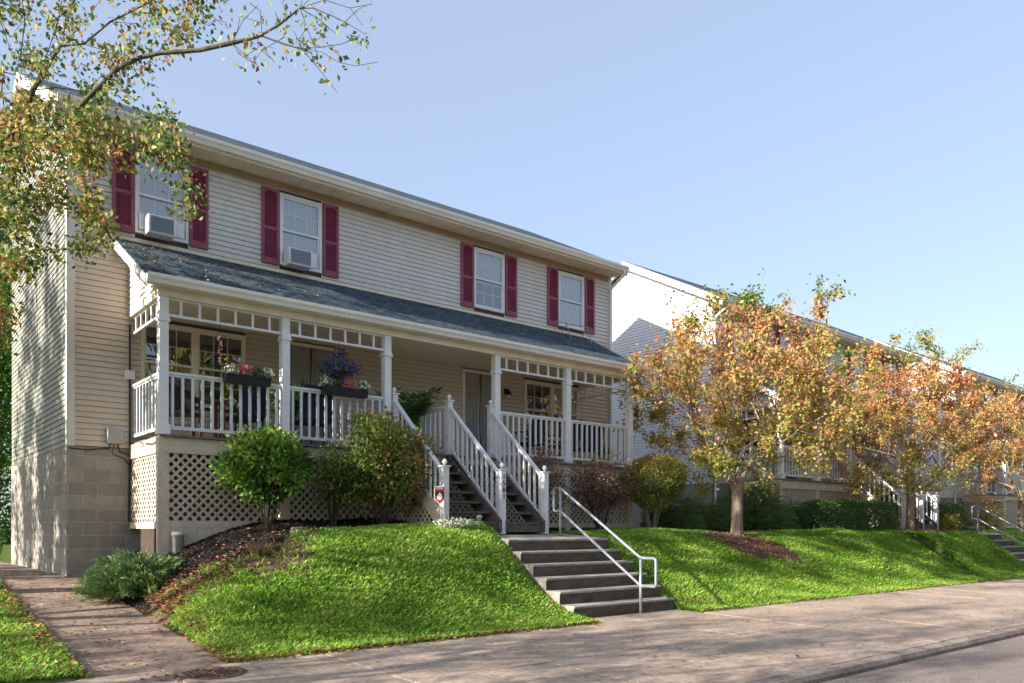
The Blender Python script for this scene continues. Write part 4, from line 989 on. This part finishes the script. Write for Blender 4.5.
c1=limb(c,[(258,37,8.8),(280,24,8.7),(300,8,8.7)]); limb(c1,[(312,-3,8.7),(335,-35,8.7)]); limb(c1,[(313,8,8.6),(330,15,8.6),(345,22,8.6),(365,34,8.6)]); limb(c1,[(325,0,8.8),(350,8,8.8),(372,4,8.8)])
c2=limb(c,[(262,36,8.8),(284,44,8.7),(302,49,8.7)]); limb(c2,[(322,52,8.7),(338,62,8.6),(355,66,8.6),(378,62,8.6)]); limb(c2,[(314,63,8.7),(326,78,8.7),(337,92,8.7)])
limb(c2,[(322,47,8.7),(342,44,8.7),(358,37,8.7)])
d=limb(ib,[(60,46,9.6),(84,44,9.6),(110,22,9.6),(150,2,9.6),(185,-30,9.6)]); limb(ib,[(14,60,9.8),(0,20,10),(-20,-40,10)]); limb(ib,[(60,50,9),(90,15,8.9),(120,-30,8.9)])
limb(b,[(140,70,9.2),(160,50,9.2),(185,15,9.2),(200,-25,9.2)])
limb(b,[(95,120,9.2),(112,140,9.1),(120,165,9.1)]); limb(ib,[(-5,95,9.2),(-20,60,9.1)]); limb(ib,[(20,60,9.6),(25,20,9.7),(18,-30,9.8)])
limb(ia,[(-40,90,10.2),(-60,20,10.6),(-80,-60,11)]); limb(3,[(-1.4,12.6,3.6),(-2.6,13.2,4.8)]); limb(3,[(-.6,11.4,3.8),(-1.0,11.2,4.8)]); limb(3,[(.3,13.6,3.4),(.2,15.2,4.6)])
T=[]
def reg(n,x0,x1,y0,y1,d0,d1,poly=None):
    k=0
    while k<n:
        x,y=rng.uniform(x0,x1),rng.uniform(y0,y1)
        if poly and not poly(x,y): continue
        T.append(at(x,y,rng.uniform(d0,d1))); k+=1
reg(165,-90,104,95,235,8.5,10.3,lambda x,y:y<230-max(0,x-30)*.9)
reg(110,-90,44,225,345,8.6,10.3,lambda x,y:y<350-max(0,x)*2.6 or x<12)
reg(20,82,108,140,250,8.7,9.6)
reg(170,-90,235,-90,100,9.2,10.8,lambda x,y:y<100-max(0,x-90)*.55)
reg(11,100,180,98,150,8.7,9.8,lambda x,y:y>88+(x-100)*.25)
reg(5,120,190,140,165,8.9,9.5)
for q in ((178,150),(180,162),(183,176),(187,188),(192,203),(186,215)): T.append(at(q[0],q[1],9.2))
reg(60,235,370,-20,70,8.4,9.1,lambda x,y:abs(y-(40-(x-235)*.2))<34 and rng.random()<.7)
for _ in range(150): T.append(np.array([rng.uniform(-3.2,.8),rng.uniform(11.5,15.5),rng.uniform(3.6,7.8)]))
N,pr=grow(nodes,T,rng,bf=.25,jit=.05,seg=.28,parents=par)
mb,r,cnt=tree_wood(N,pr,.16,.0035,.98,1.3); mb.build('trunk',M['barkgreen'],t,True)
tips=np.where(cnt<=4)[0]
# photo-side twigs past the eave are almost bare
u=.7705*N[:,0]-.6374*N[:,1]; Dd=.6374*N[:,0]+.7705*N[:,1]; pxn=512+800*u/Dd; pyn=528.5-800*N[:,2]/Dd
wgt=np.where(pxn[tips]>225,.10,np.where((pyn[tips]<95),.75,1.0)); wgt=wgt/wgt.sum()
nL=26500; seg=rng.choice(tips,nL,p=wgt); f=rng.random(nL)[:,None]; P=N[seg]*(1-f)+N[pr[seg]]*f+rng.normal(size=(nL,3))*.085
P[:,2]-=.03
hz=.42+.1*rng.normal(size=len(N)); h=hz[seg]+rng.normal(size=nL)*.22+.10*np.sin(P[:,2]*2+P[:,0]*3)
kp=(P@np.array([C_,S_,0])>8.6); leafobj('crown',P[kp],.073,rng,h[kp],M['leafleft'],t,droop=.9,aspect=.6)

# ------------------------------------------------------------------ trees outside or at the edge of the view (they shade the lawn and show in the glass)
autumn_tree((-7.0,6.9,-1.2),8.0,2.2,(3.0,2.6),301,260,5200,.14,'street tree left of the photo that dapples the sidewalk',leaf=.11,huef=hue1(.5,.3,.8,4.2,0,1),name='street_tree',group='street trees to the left',spread=.25)
autumn_tree((-13.5,7.8,-1.2),11.5,2.6,(3.4,2.8),302,300,6500,.15,'second street tree left of the photo',leaf=.11,huef=hue1(.5,.3,.8,4.2,0,1),name='street_tree',group='street trees to the left',spread=.25)
autumn_tree((-6.5,10.7,-1.0),9.0,3.0,(2.3,2.0),303,220,4200,.14,'lawn tree left of the overhanging tree',leaf=.10,huef=hue1(.3,.2,.8,4.2,0,1),name='street_tree',group='street trees to the left',spread=.25)
autumn_tree((-5.5,16.2,-.7),9.0,1.2,(2.9,3.0),304,360,17000,.16,'tree behind the overhanging tree that dapples the gable wall',leaf=.13,mat='leafgreen',huef=lambda P,r:.6+0*P[:,0],name='street_tree',group='street trees to the left',spread=.25)
autumn_tree((-3.4,14.6,-.7),7.2,1.0,(1.7,1.5),307,260,9000,.12,'small lawn tree left of the gable wall',leaf=.11,mat='leafleft',huef=lambda P,r:.4+0*P[:,0],name='street_tree',group='street trees to the left',spread=.2)
bush('tall_hedge_shrub',(2.3,21.6,2.6),(1.6,1.3,4.2),20000,308,'leafgreen','tall dense green shrub behind the near house at the left edge',leaf=.14,z0=-.7,hf=lambda P,r:.6)
autumn_tree((2.6,25.5,-.7),8.5,.6,(2.9,2.5),305,420,15000,.2,'dense green tree behind the near house at the left edge',leaf=.13,mat='leafgreen',huef=lambda P,r:.55+.06*(P[:,2]-3),name='green_tree',spread=.35)
autumn_tree((-1.5,31,-.7),10,1.0,(3.5,3),306,300,9000,.2,'tall tree turning brown far behind the left edge of the near house',leaf=.15,mat='leafleft',huef=lambda P,r:.6+0*P[:,0],name='green_tree',spread=.4)
proto=autumn_tree((6,-15,-1.4),11.5,.8,(4.8,3.6),310,380,24000,.25,'leafy tree across the street that shows in the porch glass',leaf=.28,mat='leafleft',huef=lambda P,r:.48+0*P[:,0],name='opposite_tree',group='trees across the street',spread=.5)
for i,x in enumerate((14.5,23.5,33,44,56,-4)):
    c=copy_tree(proto); c.location=(x,-15-(i%3)*2,-1.4); c.rotation_euler[2]=i*1.3; c['label']='leafy tree across the street that shows in the porch glass'

# ------------------------------------------------------------------ grass, fallen leaves, mulch chips
rng=np.random.default_rng(400)
def blocked(X,Y):
    b=(X>1.53)&(X<2.70)
    b|=in_bed_left(X,Y)|in_bed_right(X,Y)|in_tree(X,Y)
    for x0 in (7.60,24.91): b|=(X>x0)&(X<x0+2.12)&(Y<10.4)
    b|=(X>22.2)&(X<25)&(Y>9.28)
    b|=(X>6.9)&(X<9.2)&(Y>10.0)
    return b
def blades(n,x0,x1,y0,y1,h,w,seed,keep=None):
    r=np.random.default_rng(seed); X=r.uniform(x0,x1,n); Y=r.uniform(y0,y1,n)
    k=~blocked(X,Y)
    so=in_soil(X,Y); k&=~(so&(r.random(n)<.93))
    if keep is not None: k&=keep(X,Y,r)
    X,Y=X[k],Y[k]; n=len(X); Z=hgt(X,Y)
    patch=.5+.5*np.sin(X*2.1+np.sin(Y*3.3)*1.5)*np.sin(Y*2.7+np.sin(X*1.9)*1.4)
    a=r.uniform(0,6.283,n); ln=r.uniform(.05,.9,n); L=h*r.uniform(.45,1.35,n)*(.7+.6*patch)
    d=np.stack([np.cos(a)*ln,np.sin(a)*ln,np.ones(n)],1); d/=np.linalg.norm(d,axis=1)[:,None]
    s=np.stack([-np.sin(a),np.cos(a),0*a],1)*(w/2*r.uniform(.7,1.3,n))[:,None]
    b=np.stack([X,Y,Z-.005],1); m1=b+d*(L*.6)[:,None]; tip=b+d*L[:,None]+np.stack([np.cos(a)*L*.25,np.sin(a)*L*.25,-L*.1],1)
    V=np.stack([b-s,b+s,m1,tip],1); V[:,2]=m1+s*.8
    V=V.reshape(-1,3); k4=(np.arange(n)*4)[:,None]
    # blade: triangle b-s,b+s,mid and mid,tip
    lp=np.concatenate([k4+np.array([0,1,2,3])],1).ravel()
    hue=np.clip(.28+.40*patch+r.normal(size=n)*.18+(r.random(n)<.03)*.5,0,1)
    return V,lp,np.full(n,4),np.repeat(hue,4)
parts=[blades(150000,2.68,7.7,7.37,11.2,.064,.011,1),blades(45000,-1.5,1.52,7.37,13,.06,.012,2),blades(120000,9.7,17,7.37,10.95,.064,.014,3),blades(100000,17,27,7.37,11,.068,.02,4),blades(25000,27,36,7.37,11,.07,.03,5)]
def weeds(n,x0,x1,y0,y1,seed,fx):
    r=np.random.default_rng(seed); k=max(4,n//22); cx=r.uniform(x0,x1,k) if fx is None else fx(r,k); cy=r.uniform(y0,y1,k)
    i=r.integers(0,k,n); X=cx[i]+r.normal(size=n)*.09; Y=cy[i]+r.normal(size=n)*.09; m_=~blocked(X,Y)&(Y>7.4); X,Y=X[m_],Y[m_]
    P=np.stack([X,Y,hgt(X,Y)+r.uniform(.02,.06,len(X))],1)
    return leafset(P,.04,r,.45+r.normal(size=len(X))*.25,aspect=.6,up=r.normal(size=(len(X),3))*np.array([1,1,.3])+np.array([0,0,.3]))
def tri(w_):
    V,l,s,h=w_; return V,l,s,h
parts+=[tri(weeds(7000,2.7,7.6,7.5,10.8,11,None)),tri(weeds(3500,6,7.6,7.5,10,12,lambda r,k:7.6-np.abs(r.normal(size=k))*.5)),tri(weeds(6000,9.8,20,7.5,10.8,13,None)),tri(weeds(1500,-1,1.5,7.5,12,14,None))]
off=0;VV=[];LL=[];SS=[];HH=[]
for V,l,s,h in parts: VV.append(V);LL.append(l+off);SS.append(s);HH.append(h); off+=len(V)
tag(raw('grass',np.concatenate(VV),np.concatenate(LL),np.concatenate(SS),M['grass'],None,np.concatenate(HH)),'short lawn grass on the banks either side of the concrete steps','grass',kind='stuff')
def surf(X,Y):
    z=hgt(X,Y)+.02
    z=np.where((X>1.5)&(X<2.74)&(Y>7.4),pathz(Y)+.02,z); z=np.where((Y<7.4)&(Y>4),-1.325+(Y-4)*.0236+.006,z); z=np.where(Y<3.84,-1.40,z); return z
def scatter(n,fx,fy): return fx(n),fy(n)
PX=[];PY_=[]
def sc(X,Y): PX.append(X);PY_.append(Y)
sc(2.68+np.abs(rng.normal(size=2600))*.17,rng.uniform(7.4,11,2600))                       # path edge
sc(1.56-rng.exponential(.22,1800),rng.uniform(7.4,14,1800)); sc(rng.uniform(1.5,2.7,330),rng.uniform(7.4,14,330))
X=rng.uniform(2.7,7.5,1100); sc(X,7.40+rng.normal(size=1100)*.05)
X=rng.uniform(9.8,32,1800); sc(X,7.40+rng.normal(size=1800)*.05)
X=2.65+np.abs(rng.normal(size=1700))*.7; sc(X,bedline(X)-.12+rng.normal(size=1700)*.25)                  # mulch foot
X=rng.uniform(2.7,7.2,260); sc(X,rng.uniform(10,11.5,260))
sc(rng.uniform(-1,7.5,700),rng.uniform(7.5,11,700)); sc(rng.uniform(9.8,30,1500),rng.uniform(7.5,10.9,1500))
sc(14.2+rng.normal(size=500)*.7,9.4+rng.normal(size=500)*.4); sc(23.3+rng.normal(size=1400)*.9,9.8+rng.normal(size=1400)*.33)
sc(rng.uniform(2,24,260),rng.uniform(4.0,7.4,260)); sc(2.3+rng.normal(size=130)*.2,7.02+rng.normal(size=130)*.14); sc(9.9+rng.exponential(.25,260),7.75+rng.exponential(.15,260))
sc(rng.uniform(9.75,22,900),rng.uniform(10.85,11.4,900))
X=np.concatenate(PX);Y=np.concatenate(PY_); k=~((X>7.57)&(X<9.75)&(Y>7.8)&(Y<10.4)); X,Y=X[k],Y[k]
Z=surf(X,Y)+rng.uniform(0,.03,len(X))*(hgt(X,Y)>-1.3); P=np.stack([X,Y,Z],1)
V,l,s,h=leafset(P,.05,rng,rng.random(len(X)),aspect=.75,up=rng.normal(size=(len(X),3))*np.array([1,1,.12])*1.2,fold=.35)
V=V.reshape(-1,4,3); V[:,:,2]=Z[:,None]+(V[:,:,2]-Z[:,None])*.35+.004; V=V.reshape(-1,3)
tag(raw('fallen_leaves',V,l,s,M['litter'],None,h),'scattered dry orange leaves along the path, lawn edges and mulch','leaves',kind='stuff')
# leaves lying on the porch roof
n=260; X=3.1+rng.exponential(1.1,n); Y=11.45+rng.uniform(0,1.6,n); Z=3.425+(Y-11.40)*(4.37-3.425)/(YF-.015-11.40)+.008; P=np.stack([X,Y,Z],1)
V,l,s,h=leafset(P,.04,rng,rng.random(n),aspect=.7,up=rng.normal(size=(n,3))*np.array([1,1,.1])*2); tag(raw('roof_leaves',V,l,s,M['litter'],None,h),'dry leaves lying on the left end of the porch roof','leaves',kind='stuff')
def chips(name,n,x0,x1,y0,y1,inside,mat,seed,label):
    r=np.random.default_rng(seed); X=r.uniform(x0,x1,n);Y=r.uniform(y0,y1,n);k=inside(X,Y);X,Y=X[k],Y[k];n=len(X);Z=hgt(X,Y)+.02
    V,l,s,h=leafset(np.stack([X,Y,Z],1),.035,r,r.random(n),aspect=.35,up=r.normal(size=(n,3))*np.array([1,1,.35])*1.4)
    tag(raw(name,V,l,s,M[mat],None,h),label,'mulch',kind='stuff')
chips('mulch_chips',42000,2.62,7.5,9.7,12.0,in_bed_left,'chips',501,'dark mulch chips in the bed left of the stairs')
chips('mulch_chips',26000,9.7,24,10.6,11.6,in_bed_right,'chips',502,'dark mulch under the shrubs right of the stairs')
chips('mulch_chips',16000,12.5,24.5,8.5,10.6,in_tree,'chipsred',503,'red brown mulch around the trunks of the orange trees')

# ------------------------------------------------------------------ light, sky, camera
EL=R(23.6); AZ=math.atan2(-.42,3.9)    # direction in which the light travels in plan
d=np.array([math.cos(AZ)*math.cos(EL),math.sin(AZ)*math.cos(EL),-math.sin(EL)])
from mathutils import Vector
su=bpy.data.lights.new('sun','SUN'); su.energy=2.75; su.angle=R(.5); su.color=(1,.93,.83)
so=bpy.data.objects.new('sun',su); COL.objects.link(so); so.rotation_euler=Vector(d).to_track_quat('-Z','Y').to_euler()
w=bpy.data.worlds.new('World'); bpy.context.scene.world=w; w.use_nodes=True; nt=w.node_tree
sky=nt.nodes.new('ShaderNodeTexSky'); sky.sky_type='NISHITA'; sky.sun_disc=False; sky.sun_elevation=EL
# sun_rotation is measured clockwise from +Y
sky.sun_rotation=math.atan2(-d[0],-d[1]); sky.altitude=200; sky.air_density=1.0; sky.dust_density=1.8; sky.ozone_density=1.5
bg=nt.nodes['Background']; bg.inputs['Strength'].default_value=.15
# thin even high haze: the clear sky is mixed with a pale veil
mx=nt.nodes.new('ShaderNodeMix'); mx.data_type='RGBA'; mx.inputs[0].default_value=.80; mx.inputs[7].default_value=(.585,.68,.88,1)
nt.links.new(sky.outputs[0],mx.inputs[6]); nt.links.new(mx.outputs[2],bg.inputs[0])
cam=bpy.data.cameras.new('camera'); co=bpy.data.objects.new('camera',cam); COL.objects.link(co)
cam.sensor_width=36; cam.lens=36*800/1024; cam.shift_y=(528.5-341.5)/1024; cam.clip_end=2000; cam.clip_start=.05
co.location=(0,0,0); co.rotation_euler=(R(90),0,math.atan2(S_,C_)-R(90))
S=bpy.context.scene; S.camera=co
S.view_settings.view_transform='Standard'; S.view_settings.look='None'; S.view_settings.exposure=2.25; S.view_settings.gamma=1
S.cycles.max_bounces=8; S.cycles.transparent_max_bounces=16; S.cycles.sample_clamp_indirect=6
